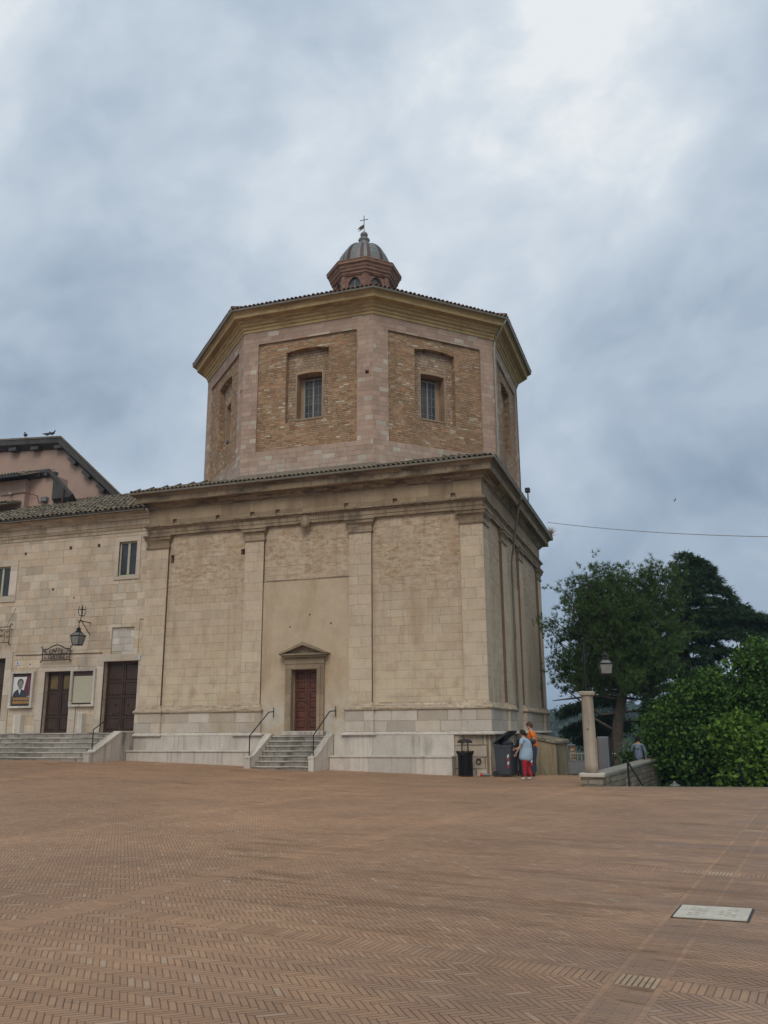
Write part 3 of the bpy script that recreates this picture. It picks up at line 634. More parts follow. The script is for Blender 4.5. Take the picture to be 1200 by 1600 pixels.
# ================================================================== PIAZZA
def sstep(a, b, x):
    t = min(1, max(0, (x-a)/(b-a))); return t*t*(3-2*t)
def gz(x, y): return min(0.56, max(0.0, (-7.6-x)*0.034))*sstep(9, 29, y)
def paving():
    m, g, b = newmat('herringbone_brick_paving')
    p = g.geo('Position'); x, y, z = g.sep(p)
    ca, sa = math.cos(math.radians(8.1)), math.sin(math.radians(8.1))
    s = x*ca - y*sa; t = x*0.21 + y*0.978
    U = 0.047; n = 4
    ang = math.radians(-10)
    c1, s1 = math.cos(ang-math.pi/4), math.sin(ang-math.pi/4); c2, s2 = math.cos(ang+math.pi/4), math.sin(ang+math.pi/4)
    wob = (g.noise(p, 3.0, 2.0)-0.5)*0.010
    P = (x*c1 + y*s1 + wob)/U + 400.0; Q = (x*c2 + y*s2 + wob)/U + 400.0
    i = g.floor(P); j = g.floor(Q); fp = g.fr(P); fq = g.fr(Q)
    k = g.m('FLOORED_MODULO', i - j, 2*n); hor = k < (n-0.5); ver = 1.0 - hor
    along = hor*(k + fp) + ver*((2*n-1) - k + fq)
    across = hor*fq + ver*fp
    idx = hor*(i-k) + ver*i; idy = hor*j + ver*(j - ((2*n-1)-k))
    d1 = g.mn(g.mn(across, 1.0-across), g.mn(along, n-along))*U
    id1 = g.xyz(idx, idy, hor)
    # straight bands: courses across the long bands, soldier course in the cross bands
    S = (s + 1.33 + 5.2*40)/5.2 + 0.5; si = g.floor(S); sl = (g.fr(S)-0.5)*5.2       # distance from band centre
    T = (t - 6.22 + 4.8*40)/4.8 + 0.5; ti = g.floor(T); tl = (g.fr(T)-0.5)*4.8
    inS = g.ab(sl) < 0.185; inT = (g.ab(tl) < 0.125)*(1.0-inS)
    isch = g.ab(s + 1.33) < 0.5
    tt = t/U; fa = g.fr(tt); ss_ = (sl + 0.2)/0.19 + g.m('FLOORED_MODULO', g.floor(tt), 2.0)*0.5
    dS = g.mn(g.mn(fa, 1.0-fa)*U, g.mn(g.fr(ss_), 1.0-g.fr(ss_))*0.19)
    edge = g.ab(g.ab(sl) - 0.135); brd = g.ab(sl) > 0.135; el = g.fr(t/0.22)
    dB = g.mn(g.mn(edge, g.ab(g.ab(sl)-0.185)), g.mn(el, 1.0-el)*0.22)
    dS = g.m('MULTIPLY', dS, 1.0-brd) + dB*brd
    idS = g.xyz(g.floor(tt), g.floor(ss_)+brd*40.0, si+90.0)
    gr = (g.ab(tl) < 0.125)*isch*(1.0-brd)*inS           # brick grating in the drain channel
    us = s/0.05; fu = g.fr(us)
    dT = g.mn(g.mn(fu, 1.0-fu)*0.05, 0.125-g.ab(tl))
    ug = (sl+0.135)/0.0386; fg = g.fr(ug); dG = g.mn(fg, 1.0-fg)*0.0386 - 0.002
    idT = g.xyz(g.floor(us), ti, 55.0)
    d = d1*(1.0-inS)*(1.0-inT) + dS*inS*(1.0-gr) + dT*inT + dG*gr
    def vm(f, a, bb): 
        nd = g.n('ShaderNodeMix', data_type='VECTOR'); g.put(nd.inputs[0], f); g.put(nd.inputs[4], a); g.put(nd.inputs[5], bb); return V(g, nd.outputs[1])
    idv = vm(inT, vm(inS, id1, idS), idT)
    r = g.white(idv); r2 = g.white(vm(0.5, idv, (3.7, 9.1, 2.2)))
    joint = g.ss(d, 0.0015, 0.0065, 1.0, 0.0)
    jn = g.lin(g.noise(p, 2.1, 4.0, 0.6), 0.35, 0.65, 0.6, 1.0)
    col = g.ramp(r, [(0.0, (0.335, 0.188, 0.103)), (0.35, (0.37, 0.212, 0.117)), (0.7, (0.39, 0.228, 0.127)), (1.0, (0.355, 0.207, 0.118))])
    f = g.noise(p, 40.0, 4.0, 0.6); f2 = g.noise(p, 0.55, 5.0, 0.6); f3 = g.noise(p, 0.16, 3.0, 0.5)
    col = g.hsv(col, g.lin(r2, 0, 1, 0.90, 1.10)*g.lin(f, 0.3, 0.7, 0.92, 1.08)*g.lin(f2, 0.3, 0.7, 0.86, 1.10)*g.lin(f3, 0.35, 0.65, 0.82, 1.10)*(1.0 + inS*0.025))
    rp = g.white(g.xyz(g.floor(s*1.1), g.floor(t*1.7), 5.0)); col = g.hsv(col, g.lin(rp, 0.0, 1.0, 0.955, 1.045)); odd_ = g.m('GREATER_THAN', r2, 0.975)*(1.0-inS); col = g.mix(odd_*0.6, col, (0.40, 0.29, 0.20, 1)); chip = g.ss(g.noise(p, 16.0, 3.0, 0.6), 0.70, 0.76); col = g.mix(chip*0.5, col, (0.13, 0.08, 0.055, 1)); gum = g.ss(g.noise(p, 5.0, 1.0), 0.80, 0.82); col = g.mix(gum*0.6, col, (0.07, 0.055, 0.05, 1))
    col = g.mix(gr, col, (0.47, 0.33, 0.19, 1))
    # orange-brown stains drawn out along the rows
    sv = g.xyz(s*0.55, t*3.2, 0.0); st = g.ss(g.noise(sv, 1.0, 5.0, 0.6), 0.47, 0.66)*g.mx(g.ss(g.noise(p, 0.28, 2.0), 0.50, 0.64), g.ss(s, -6.5, -3.0)*g.ss(t, 16.0, 11.0)*g.ss(t, 5.2, 7.5)*0.85)
    col = g.mix(st*0.75, col, (0.165, 0.085, 0.035, 1))
    # grime round the channel and towards the right
    gm = g.ss(s, -6.0, 1.5)*g.ss(g.noise(g.xyz(s*0.8, t*1.6, 4.0), 1.0, 5.0, 0.6), 0.36, 0.62)
    col = g.mix(gm*0.7, col, (0.19, 0.122, 0.088, 1))
    col = g.mix(inS*isch*(1.0-brd)*(1.0-gr)*0.35, col, (0.20, 0.125, 0.08, 1))
    bl = g.ss(g.noise(g.xyz(s*2.0, t*9.0, 0.0), 1.0, 3.0), 0.60, 0.66)*inS*isch*(1.0-brd)
    col = g.mix(bl*0.6, col, (0.10, 0.055, 0.02, 1))
    # short drawn-out dark blots: damp grime
    db = g.ss(g.noise(g.xyz(s*1.3, t*8.0, 9.0), 1.0, 3.0, 0.5), 0.68, 0.76)
    col = g.mix(db*0.45, col, (0.10, 0.07, 0.06, 1))
    col = g.mix(joint*jn*0.80*(1.0-inS*(1.0-gr)*0.6), col, (0.035, 0.020, 0.018, 1))
    g.put(b.inputs['Base Color'], col)
    wet = g.ss(g.noise(g.xyz(s*0.5, t*1.3, 2.0), 1.0, 4.0), 0.40, 0.65)*g.ss(s, -5.0, 2.0, 0.25, 1.0)
    g.put(b.inputs['Roughness'], g.lin(wet, 0, 1, 0.72, 0.36) + (f-0.5)*0.1); b.inputs['Specular IOR Level'].default_value = 0.42
    hh = g.mn(d, 0.006)*120.0 + r*0.25 + f*0.1
    g.put(b.inputs['Normal'], g.bump(hh, 0.5, 0.006)); return m
M['paving'] = paving()
xs = sorted(set([-70, -55, -45, -38, -32] + [round(-30+i*0.8, 3) for i in range(29)] + [-7.2, -6.5, -5, -4, -2.95, -2, 0, 3, 8, 15, 25, 40]))
ysl = [-25, -10, 0, 5, 9] + [10+i for i in range(17)]
def edge_y(x): return 26.85 + max(0.0, 0.13*(x+2.95))
pb = B()
def grid(xs_, ys_, f=None):
    n = len(xs_); base = len(pb.v)
    vs_ = []; 
    for yy in ys_:
        for xx in xs_:
            y_ = f(xx, yy) if f else yy; vs_.append((xx, y_, gz(xx, y_)))
    pb.add(vs_, [(r*n+c, r*n+c+1, (r+1)*n+c+1, (r+1)*n+c) for r in range(len(ys_)-1) for c in range(n-1)])
grid(xs, ysl+[26.85], lambda xx, yy: edge_y(xx) if yy == 26.85 else yy)
grid([x for x in xs if x <= -2.9], [26.85, 28, 29, 30, 31, 32, 33.45])
grid([x for x in xs if x <= -7.1], [33.45, 45, 62])
# thickness along the open edge
pts = [(x, edge_y(x)) for x in xs if x >= -2.95]
for (xa, ya), (xb, yb) in zip(pts[:-1], pts[1:]): pb.add([(xa, ya, 0), (xb, yb, 0), (xb, yb, -.25), (xa, ya, -.25)], [(0, 3, 2, 1)])
tag(pb.build('piazza_ground', M['paving'], None, label='terracotta herringbone brick paving of the wide piazza'), None, None, kind='structure')
M['kerb'] = simple('kerb_stone', (0.24, 0.225, 0.185), 0.7, 0, 0.2, 4, 0.3)
kb = B()
for (xa, ya), (xb, yb) in zip(pts[:-1], pts[1:]): kb.add([(xa, ya-.12, .004), (xb, yb-.12, .004), (xb, yb+.05, .004), (xa, ya+.05, .004), (xa, ya+.05, -.3), (xb, yb+.05, -.3)], [(0, 1, 2, 3), (3, 2, 5, 4)])
rw = B()
for (xa, ya), (xb, yb) in zip(pts[:-1], pts[1:]): rw.add([(xa, ya-.1, -.26), (xb, yb-.1, -.26), (xb, yb-.1, -9), (xa, ya-.1, -9)], [(0, 3, 2, 1)])
rwo = rw.build('retaining_wall', M['parapet'], None, label='stone wall holding up the far edge of the piazza'); tag(rwo, None, 'wall')
kb.build('coping', M['kerb'], rwo)
# drain cover
dcx = [(-0.23, 8.58), (0.37, 8.57), (0.46, 9.17), (-0.15, 9.14)]
fnd = lambda a, b_, d: (dcx[0][0]+(dcx[1][0]-dcx[0][0])*a+(dcx[3][0]-dcx[0][0])*b_, dcx[0][1]+(dcx[1][1]-dcx[0][1])*a+(dcx[3][1]-dcx[0][1])*b_, 0.014-d)
sl = []
for q in range(4):
    for i in range(3):
        for s_ in (-1, 1):
            cx, cy = 0.5+s_*(0.10+i*0.11)*(1 if q < 2 else 1), 0.5
            off = (0.12+i*0.09); cx = 0.5+(1 if q % 2 else -1)*off; cy = 0.5+(1 if q < 2 else -1)*(off*0.85 - (0.10 if s_ > 0 else -0.05)*1.0)
            sl.append(rect(cx-.036, cx+.036, cy-.026, cy+.026))
keep = []
for r_ in sl:
    if all(abs(r_[0][0]-k_[0][0]) > .065 or abs(r_[0][1]-k_[0][1]) > .03 for k_ in keep): keep.append(r_)
M['coverstone'] = simple('travertine_cover', (0.50, 0.46, 0.38), 0.85, 0, 0.18, 7, 0.2)
c_ = B().flat(fnd, rect(0, 1, 0, 1), keep)
for r_ in keep: c_.reveal(fnd, r_, 0, .004); 
c_.reveal(fnd, rect(0, 1, 0, 1)[::-1], 0, .03)
co = c_.build('drain_cover', M['coverstone'], None, origin=(0.11, 8.87, 0.0), label='pale square stone drain cover with short slots set in the brick paving'); tag(co, None, 'drain cover')
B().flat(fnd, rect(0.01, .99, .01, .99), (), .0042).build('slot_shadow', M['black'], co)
B().flat(fnd, rect(-0.035, 1.035, -.03, 1.03), [rect(0.0, 1, 0.0, 1)], .008).build('frame', M['iron'], co)

# ================================================================== STAIRS
def rail(parent, pts, r=0.022):
    o = B().tube(pts, r, 8).build('handrail', M['iron'], parent); return o
st = thing('church_steps', (-14.4, 31.4, 0.2), 'short flight of grey stone steps with iron handrails below the small red door', 'steps')
N = 7
for i in range(N):
    z1 = 1.45 - i*0.183; y0 = 32.25 - i*0.27
    o = B().bbox(-15.56, -13.2, y0-.03, 32.36 if i == 0 else y0+.30, z1-.05, z1, .012)
    so = o.build('step', M['step'], st)
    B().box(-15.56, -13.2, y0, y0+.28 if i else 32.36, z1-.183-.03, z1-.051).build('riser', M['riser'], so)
yb = 32.25-6*.27
for x0, x1, zg in ((-15.83, -15.558, 0.2), (-13.202, -12.955, 0.08)):
    fyz = lambda a, z, d: (d, a, z)
    B().ext([(30.42, zg), (32.40, zg), (32.40, 1.49), (32.22, 1.49), (30.72, .70), (30.42, .66)], fyz, x0+.02, x1-.02).build('side_wall', M['marble'], st)
    B().ext([(30.40, .64), (30.73, .68), (32.22, 1.47), (32.42, 1.47), (32.42, 1.53), (32.20, 1.53), (30.71, .745), (30.40, .70)], fyz, x0, x1).build('side_coping', M['marble'], st)
for xp, xe in ((-15.70, -15.62), (-13.07, -12.93)):
    r_ = rail(st, [(xp, 30.6, .68), (xp, 30.6, 1.47), (xp+.02, 32.15, 2.37), (xe, 32.42, 2.39)])
    B().tube([(xe, 32.45, 2.18), (xe, 32.45, 2.56)], .018, 6).build('wall_plate', M['iron'], r_)
    B().lathe([(.045, 0), (.045, .03), (.03, .045)], (xp, 30.6, .675), 10).build('foot_plate', M['iron'], r_)
ts = thing('theatre_steps', (-28, 31, 0.4), 'wide flight of worn grey stone steps in front of the dark theatre doors', 'steps')
for i in range(6):
    z1 = 1.62 - i*0.187; y0 = 31.35 - i*0.33
    so = B().bbox(-45, -22.40, y0-.03, 32.64 if i == 0 else y0+.34, z1-.055, z1, .014).build('step', M['step'], ts)
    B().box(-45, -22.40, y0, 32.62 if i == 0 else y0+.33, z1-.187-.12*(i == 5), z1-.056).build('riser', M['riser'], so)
fyz = lambda a, z, d: (d, a, z)
B().ext([(29.58, .3), (32.37, .3), (32.37, 1.64), (31.5, 1.64), (29.80, .86), (29.58, .84)], fyz, -22.385, -22.07).build('side_wall', M['step'], ts)
B().ext([(29.56, .82), (29.81, .84), (31.49, 1.62), (32.39, 1.62), (32.39, 1.68), (31.47, 1.68), (29.79, .90), (29.56, .88)], fyz, -22.41, -22.05).build('side_coping', M['marble'], ts)
r_ = rail(ts, [(-22.40+.1, 29.95, .92), (-22.3, 29.95, 1.74), (-22.3, 31.3, 2.40), (-22.3, 31.6, 2.40)])
B().lathe([(.045, 0), (.045, .03), (.03, .045)], (-22.3, 29.95, .925), 10).build('foot_plate', M['iron'], r_)

# ================================================================== THEATRE (left wing)
TY = 32.66; tf = frame(0, TY, 1, 0)
th = thing('theatre_building', (-30, 36, 0.5), 'long pale ashlar building with dark doors and a grey tiled roof left of the church', 'building')
w1 = rect(-23.62, -22.68, 8.44, 10.02); w2 = rect(-30.6, -29.60, 7.83, 9.30); bw = rect(-23.72, -22.56, 4.96, 6.15); bn = rect(-22.32, -22.04, 4.97, 6.47)
d1 = rect(-31.2, -29.36, 1.55, 4.98); d2 = rect(-27.1, -25.68, 1.55, 4.30); d3 = rect(-24.0, -22.22, 1.55, 4.66)
ph = [sq(-28.85, 9.85, .07), sq(-26.3, 9.95, .08), sq(-24.75, 9.95, .08), sq(-27.1, 8.05, .06), sq(-25.9, 7.6, .04), sq(-28.0, 4.0+.66, .035)]
tw = B(); tw.flat(tf, rect(-45, XW+.0, 0.3, 10.75), [w1, w2, bw, bn, d1, d2, d3]+ph)
for h, dd in ((w1, .16), (w2, .16), (bw, .08), (bn, .04), (d1, .35), (d2, .3), (d3, .35)): tw.reveal(tf, h, 0, dd)
for h in ph: tw.reveal(tf, h, 0, .25); tw.flat(tf, h, (), .25)
tw.flat(tf, bn, (), .04)
tw.box(-45, -22.01, 32.95, 38.0, 0.3, 11.2)
tw.build('wall', M['theatre'], th)
M['block_fill'] = masonry('walled_up_blocks', [(0.52, 0.50, 0.44), (0.48, 0.455, 0.40)], h=0.30, w0=0.5, w1=0.8, seed=23.0, hv=0.0, stain_amt=0.15, jd=0.6, pits=0.1, odd=(0.4, .33, .24), oddp=.08)
B().flat(tf, bw, (), .08).build('walled_up_window', M['block_fill'], th)
M['surround'] = masonry('door_jamb_stone', [(0.50, 0.45, 0.36), (0.46, 0.40, 0.31), (0.53, 0.48, 0.40)], h=1.15, w0=2.5, w1=3.5, seed=24.0, stain=(0.30, 0.23, 0.14), stain_amt=0.4, jd=0.5, hv=0.05)
def surround(a0, a1, b0, b1, o, t=0.05, wj=.3, wt=.28, y=TY, bottom=False, mat='surround', nm='door_surround'):
    s_ = B(); f = lambda x0, x1, z0, z1: s_.bbox(x0, x1, y-t, y+.06, z0, z1, .008)
    f(a0-wj, a0, b0, b1); f(a1, a1+wj, b0, b1); f(a0-wj, a1+wj, b1+.001, b1+wt)
    if bottom: f(a0-wj, a1+wj, b0-wt*.8, b0-.001)
    return s_.build(nm, M[mat], o)
def win_(a0, a1, b0, b1, y=TY, wj=.2, wt=.2, curtain=True):
    fr_ = B(); yy = y+.09
    for rc in (rect(a0, a0+.06, b0, b1), rect(a1-.06, a1, b0, b1), rect(a0+.06, a1-.06, b0, b0+.07), rect(a0+.06, a1-.06, b1-.06, b1)): fr_.ext(rc, tf, .08, .14)
    fr_.ext(rect((a0+a1)/2-.055, (a0+a1)/2+.055, b0+.07, b1-.06), tf, .07, .14)
    o = fr_.build('window', M['winframe'], th)
    B().ext(rect(a0+.03, a1-.03, b0+.03, b1-.03), tf, .115, .125).build('pane', M['glass'], o)
    surround(a0, a1, b0, b1, o, .045, wj, wt, bottom=True, mat='surround', nm='window_surround'); return o
win_(-23.62, -22.68, 8.44, 10.02); win_(-30.6, -29.60, 7.83, 9.30, wj=.42, wt=.3)
o = panelled_door(th, -24.0, -22.22, 1.62, 4.66, 32.93, M['darkdoor'], [.2, .5, .72]); surround(-24.0, -22.22, 1.62, 4.66, o, .05, .34, .30)
B().ball((-23.45, 32.88, 2.8), .035).ball((-22.8, 32.88, 2.8), .035).build('knob', M['iron'], o)
o = panelled_door(th, -27.1, -25.68, 1.62, 4.30, 32.90, M['darkdoor'], [.25, .66]); surround(-27.1, -25.68, 1.62, 4.30, o, .045, .36, .26)
M['amber'] = glassmat('amber_glass', (0.22, 0.15, 0.06), 0.35)
for xc in (-26.745, -26.035):
    B().box(xc-.18, xc+.18, 32.868, 32.872, 3.55, 4.12).build('pane', M['amber'], o)
    gq = B()
    for i in range(3):
        for j in range(4):
            for s_ in (-1, 1): gq.tube([(xc-.18+.12*i+(0 if s_ > 0 else .12), 32.862, 3.55+.1425*j), (xc-.18+.12*i+(.12 if s_ > 0 else 0), 32.862, 3.55+.1425*(j+1))], .008, 4)
    gq.build('door_grille', M['iron'], o)
o = panelled_door(th, -31.2, -29.36, 1.62, 4.98, 32.93, M['darkdoor'], [.2, .62]); surround(-31.2, -29.36, 1.62, 4.98, o, .05, .38, .28)
for x0, x1, z1 in ((-28.42, -28.02, 2.42), (-25.12, -24.74, 2.46)):
    B().bbox(x0, x1, TY-.26, TY+.02, 1.60, z1, .02).build('stub_pillar', M['marble'], th)
B().bbox(-45, XW-.4, TY-.035, TY+.02, 5.04, 5.085, .006).build('string_line', M['frieze'], th) if False else None
B().sweep([(-45, TY), (XW-.0, TY)], [(-.05, 10.45), (.03, 10.45), (.03, 10.58), (.06, 10.60), (.10, 10.68), (.10, 10.72), (.14, 10.74), (.14, 10.98), (.20, 11.00), (.24, 11.10), (.30, 11.12), (.32, 11.20), (.46, 11.24), (.50, 11.32), (-.05, 11.36)]).build('cornice', M['trim'], th)
B().sweep([(-45, TY), (XW+.0, TY)], [(.52, 11.37), (.53, 11.30), (.58, 11.265), (.64, 11.30), (.66, 11.38), (.645, 11.38), (.58, 11.30), (.535, 11.37)]).build('gutter', M['dark_gutter'], th)
tiles('roof', M['tile_grey'], M['deck'], th, (-38.5, TY-.62, 11.36), (-22.02, TY-.62, 11.36), (0, 1), 0.43, 6.3, pitch=0.27, row=.46, r0=.115, jit=3.0)
B().box(-45, -38.5, TY-.6, 39, 11.0, 11.35).build('roof_deck', M['deck'], th)

# ------------------------------------------------------------------ pink houses behind the theatre roof
M['salmon'] = simple('salmon_plaster', (0.40, 0.265, 0.205), 0.85, 0, 0.10, 1.3, 0.15)
fxz = lambda a, z, d: (a, d, z)
def fall(y0, k): return lambda a, z, d: (a, d, z-(d-y0)*k if z > 12.5 else z)
fpk = fall(39.45, .62); fan = fall(36.3, .80)
pk = thing('pink_house', (-38, 45, 0), 'tall salmon pink house with deep dark wooden eaves behind the theatre roof', 'house')
B().ext([(-50, 8), (-29.6, 8), (-29.6, 14.6), (-33.45, 18.0), (-50, 19.1)], lambda a, z, d: (a, d, z-(d-39.9)*.62 if z > 12.5 else z), 39.9, 45).build('wall', M['salmon'], pk)
rf = B().ext([(-50, 19.25), (-33.30, 18.10), (-28.6, 13.95), (-28.45, 14.15), (-33.16, 18.36), (-50, 19.55)], fpk, 39.45, 45.5).build('roof', M['oldwood'], pk)
B().ext([(-50, 19.56), (-33.16, 18.37), (-33.12, 18.47), (-50, 19.66)], fpk, 39.41, 45.5).build('ridge_tiles', M['tile_grey'], rf)
B().ext([(-33.12, 18.37), (-28.42, 14.18), (-28.36, 14.26), (-33.10, 18.48)], fpk, 39.44, 45.5).build('roof_tiles', M['tile_grey'], rf)
for x, z in ((-36.9, 18.05), (-35.3, 17.95), (-33.6, 17.85)):
    B().box(x, x+.55, 39.5, 39.9, z-.06, z+.14).build('rafter_end', M['oldwood'], pk)
for k in range(4):
    x = -32.5+k*1.05; z = 17.25-k*.925
    B().ext([(x, z), (x+.5, z-.44), (x+.34, z-.62), (x-.12, z-.2)], fxz, 39.55, 39.9).build('bracket', M['oldwood'], pk)
an = thing('pink_annex', (-33, 39, 0), 'low salmon pink rooftop annex with its own tiled roof and a lamp on the wall', 'house')
B().box(-32.46, -30.76, 36.6, 37.5, 10, 15.0).box(-45, -32.46, 36.25, 37.5, 10, 14.9).build('wall', M['salmon'], an)
rf = B().ext([(-45, 15.22), (-31.15, 15.20), (-29.55, 13.72), (-29.40, 13.84), (-31.02, 15.36), (-45, 15.40)], fan, 36.3, 38.0).build('roof', M['oldwood'], an)
tiles('roof_tiles', M['tile_grey'], M['deck'], an, (-45, 35.6, 14.98), (-32.35, 35.6, 14.98), (0, 1), 0.42, 1.3, 0, -0.9, pitch=.2)
B().box(-45, -32.3, 35.5, 35.62, 14.86, 14.98).build('gutter', M['dark_gutter'], an)
B().ext([(-31.1, 15.15), (-30.765, 15.12), (-29.52, 13.74), (-30.765, 13.70), (-30.765, 15.0)], fan, 36.35, 37.6).build('soffit', M['oldwood'], rf)
for k in range(3): B().box(-31.9+k*.5, -31.68+k*.5, 36.32, 36.6, 15.02-k*.0, 15.18).build('rafter_end', M['oldwood'], an)
B().tube([(-30.02, 36.3, 12.9), (-30.02, 36.3, 14.1)], .05, 8).build('vent_pipe', M['rust'], an)
B().tube([(-34, 36.2, 14.1), (-32.5, 36.2, 14.15), (-31.9, 36.55, 14.0), (-31.75, 36.55, 13.6), (-31.4, 36.55, 13.62)], .02, 5).build('cable_conduit', M['rust'], an)
B().bbox(-31.5, -31.15, 36.35, 36.6, 13.58, 13.85, .02).build('lamp_box', M['lead'], an)
B().ball((-33.3, 36.1, 14.12), .09).build('lamp_globe', M['winframe'], an)
tiles('roof_tiles', M['tile_grey'], M['deck'], an, (-35.5, 35.2, 13.35), (-32.6, 35.2, 13.35), (0, 1), 0.3, 1.0, pitch=.2)

# ------------------------------------------------------------------ signs, cases, lanterns on the theatre
def text_mesh(txt, size, ext_, mat, name, parent, loc, shear=0.0, width=None):
    c = bpy.data.curves.new(name, 'FONT'); c.body = txt; c.size = size; c.extrude = ext_; c.align_x = 'CENTER'; c.align_y = 'CENTER'; c.offset = size*0.012
    t = bpy.data.objects.new(name, c); COL.objects.link(t); bpy.context.view_layer.update()
    me = bpy.data.meshes.new_from_object(t.evaluated_get(bpy.context.evaluated_depsgraph_get())); bpy.data.objects.remove(t)
    xs_ = [v.co.x for v in me.vertices]; w_ = max(xs_)-min(xs_); k = (width/w_) if width else 1.0
    for v in me.vertices: v.co = Vector((v.co.x*k, v.co.z*-1.0, v.co.y))
    me.flip_normals()
    me.materials.clear(); me.materials.append(mat)
    off = wl(parent); return put(name, me, parent, (loc[0]-off.x, loc[1]-off.y, loc[2]-off.z))
def scroll(b_, x, y, z, r, dirx=1, dirz=1, turns=1.4, th=.012):
    pts = []
    for i in range(14):
        t = i/13; a = t*turns*2*math.pi; rr = r*(1-t*0.8); pts.append((x+dirx*(rr*math.cos(a)), y, z+dirz*rr*math.sin(a)))
    b_.tube(pts, th, 5)
sg = thing('cafe_sign', (-26.48, 32.6, 5.1), 'wrought iron sign reading CAFFE TEATRO above the middle dark door', 'sign')
y_ = 32.50; z0, z1, x0, x1 = 4.80, 5.34, -27.22, -25.74
fr_ = B()
fr_.tube([(x0, y_, z0), (x1, y_, z0)], .022, 6); fr_.tube([(x0, y_, z0), (x0, y_, z1-.02)], .022, 6); fr_.tube([(x1, y_, z0), (x1, y_, z1-.02)], .022, 6)
fr_.tube([(x0, y_, z1-.06), (x0+.28, y_, z1-.04), (x0+.5, y_, z1+.08), (-26.48, y_, z1+.14), (x1-.5, y_, z1+.08), (x1-.28, y_, z1-.04), (x1, y_, z1-.06)], .026, 6)
fr_.tube([(x0+.12, y_, 5.07), (x1-.12, y_, 5.07)], .014, 6)
fr_.tube([(x0+.1, y_, z0+.07), (x1-.1, y_, z0+.07)], .012, 5)
for sx, xx in ((-1, x0), (1, x1)):
    scroll(fr_, xx+sx*.05, y_, z1+.02, .07, sx, 1); scroll(fr_, xx+sx*.05, y_, z0-.04, .07, sx, -1)
    scroll(fr_, xx-sx*.12, y_, z1-.15, .07, -sx, 1, 1.2); scroll(fr_, xx-sx*.12, y_, z0+.13, .07, -sx, -1, 1.2); scroll(fr_, xx-sx*.2, y_, 5.07, .06, -sx, 1, 1.2, .01)
for xx in (x0+.05, x1-.05): fr_.tube([(xx, y_, 5.2), (xx, 32.67, 5.2)], .015, 5)
fr_.build('frame', M['iron'], sg)
M['letter'] = simple('dark_lettering', (0.045, 0.025, 0.02), 0.6)
for i, (ch, dz_) in enumerate(zip('CAFFE', (-.035, 0, .012, 0, -.035))):
    text_mesh(ch, .27, .008, M['letter'], 'letter', sg, (-26.78+i*.15, y_, 5.21+dz_))
text_mesh('TEATRO', .25, .008, M['letter'], 'letter', sg, (-26.48, y_, 4.955), width=.92)
s2 = thing('iron_sign_frame', (-29.6, 32.6, 5.9), 'scrolled wrought iron sign frame above the leftmost theatre door', 'sign')
fr_ = B(); y_ = 32.45
fr_.tube([(-31.0, y_, 6.40), (-29.12, y_, 6.40)], .02, 6).tube([(-31, y_, 5.68), (-29.12, y_, 5.68)], .02, 6).tube([(-29.14, y_, 5.62), (-29.14, y_, 6.48)], .018, 6)
fr_.tube([(-31, y_, 6.28), (-29.42, y_, 6.28), (-29.42, y_, 5.72)], .014, 6); fr_.tube([(-29.36, y_, 6.4), (-29.1, 32.66, 7.3)], .008, 5); fr_.tube([(-31, y_, 6.02), (-29.42, y_, 6.0)], .012, 5)
for z, dz_ in ((6.48, 1), (5.6, -1)): scroll(fr_, -29.08, y_, z, .08, 1, dz_)
for z in (6.18, 5.92): scroll(fr_, -29.27, y_, z, .09, 1, 1); scroll(fr_, -29.6, y_, z+.05, .07, -1, 1)
fr_.tube([(-29.2, y_, 6.3), (-29.2, 32.67, 6.3)], .014, 5)
fr_.build('frame', M['rust'], s2)
def case(x0, x1, z0, z1, label):
    c_ = thing('poster_case', ((x0+x1)/2, 32.6, z0), label, 'display case'); f_ = B(); t = .11
    for rc in (rect(x0, x0+t, z0, z1), rect(x1-t, x1, z0, z1), rect(x0+t, x1-t, z0, z0+t*.8), rect(x0+t, x1-t, z1-t*.8, z1)): f_.ext(rc, lambda a, z, d: (a, d, z), 32.50, 32.665)
    f_.build('frame', M['marble'], c_)
    B().box(x0+t, x1-t, 32.60, 32.655, z0+t*.8, z1-t*.8).build('backboard', M['darkdoor'], c_); return c_
c1_ = case(-28.90, -27.62, 2.72, 4.34, 'pale framed display case with a portrait poster left of the middle door')
c2_ = case(-25.62, -24.32, 2.74, 4.36, 'pale framed display case holding a plain cream sheet right of the middle door')
M['paper'] = simple('cream_paper', (0.40, 0.37, 0.27), 0.7, 0, 0.06, 2); M['white'] = simple('white_paper', (0.62, 0.62, 0.60), 0.6, 0, .04, 3)
M['suit'] = simple('printed_dark_suit', (0.03, 0.035, 0.05), 0.6); M['face'] = simple('printed_grey_face', (0.20, 0.18, 0.165), 0.6, 0, .25, 6); M['maroon'] = simple('printed_maroon', (0.10, 0.02, 0.035), 0.6)
M['orange_print'] = simple('printed_orange_lettering', (0.36, 0.19, 0.05), 0.6)
pp = B().box(-25.47, -24.47, 32.58, 32.592, 2.90, 4.06)
pp.build('notice_sheet', M['paper'], c2_)
px0, px1 = -28.76, -27.76
po = B().box(px0, px1, 32.585, 32.597, 2.86, 4.10).build('poster', M['white'], c1_)
yy = 32.58
fl = lambda poly, d=0: [(a, yy-d, z) for a, z in poly]
def pf(name, poly, mat, d): B().ext(poly, lambda a, z, dd: (a, dd, z), yy-d-.003, yy-d).build(name, M[mat], po)
pf('maroon_panel', [(-28.02, 4.10), (px1, 4.10), (px1, 3.25), (-28.2, 3.25)], 'maroon', 0)
el = lambda cx, cz, rx, rz, n=18: [(cx+rx*math.cos(2*math.pi*i/n), cz+rz*math.sin(2*math.pi*i/n)) for i in range(n)]
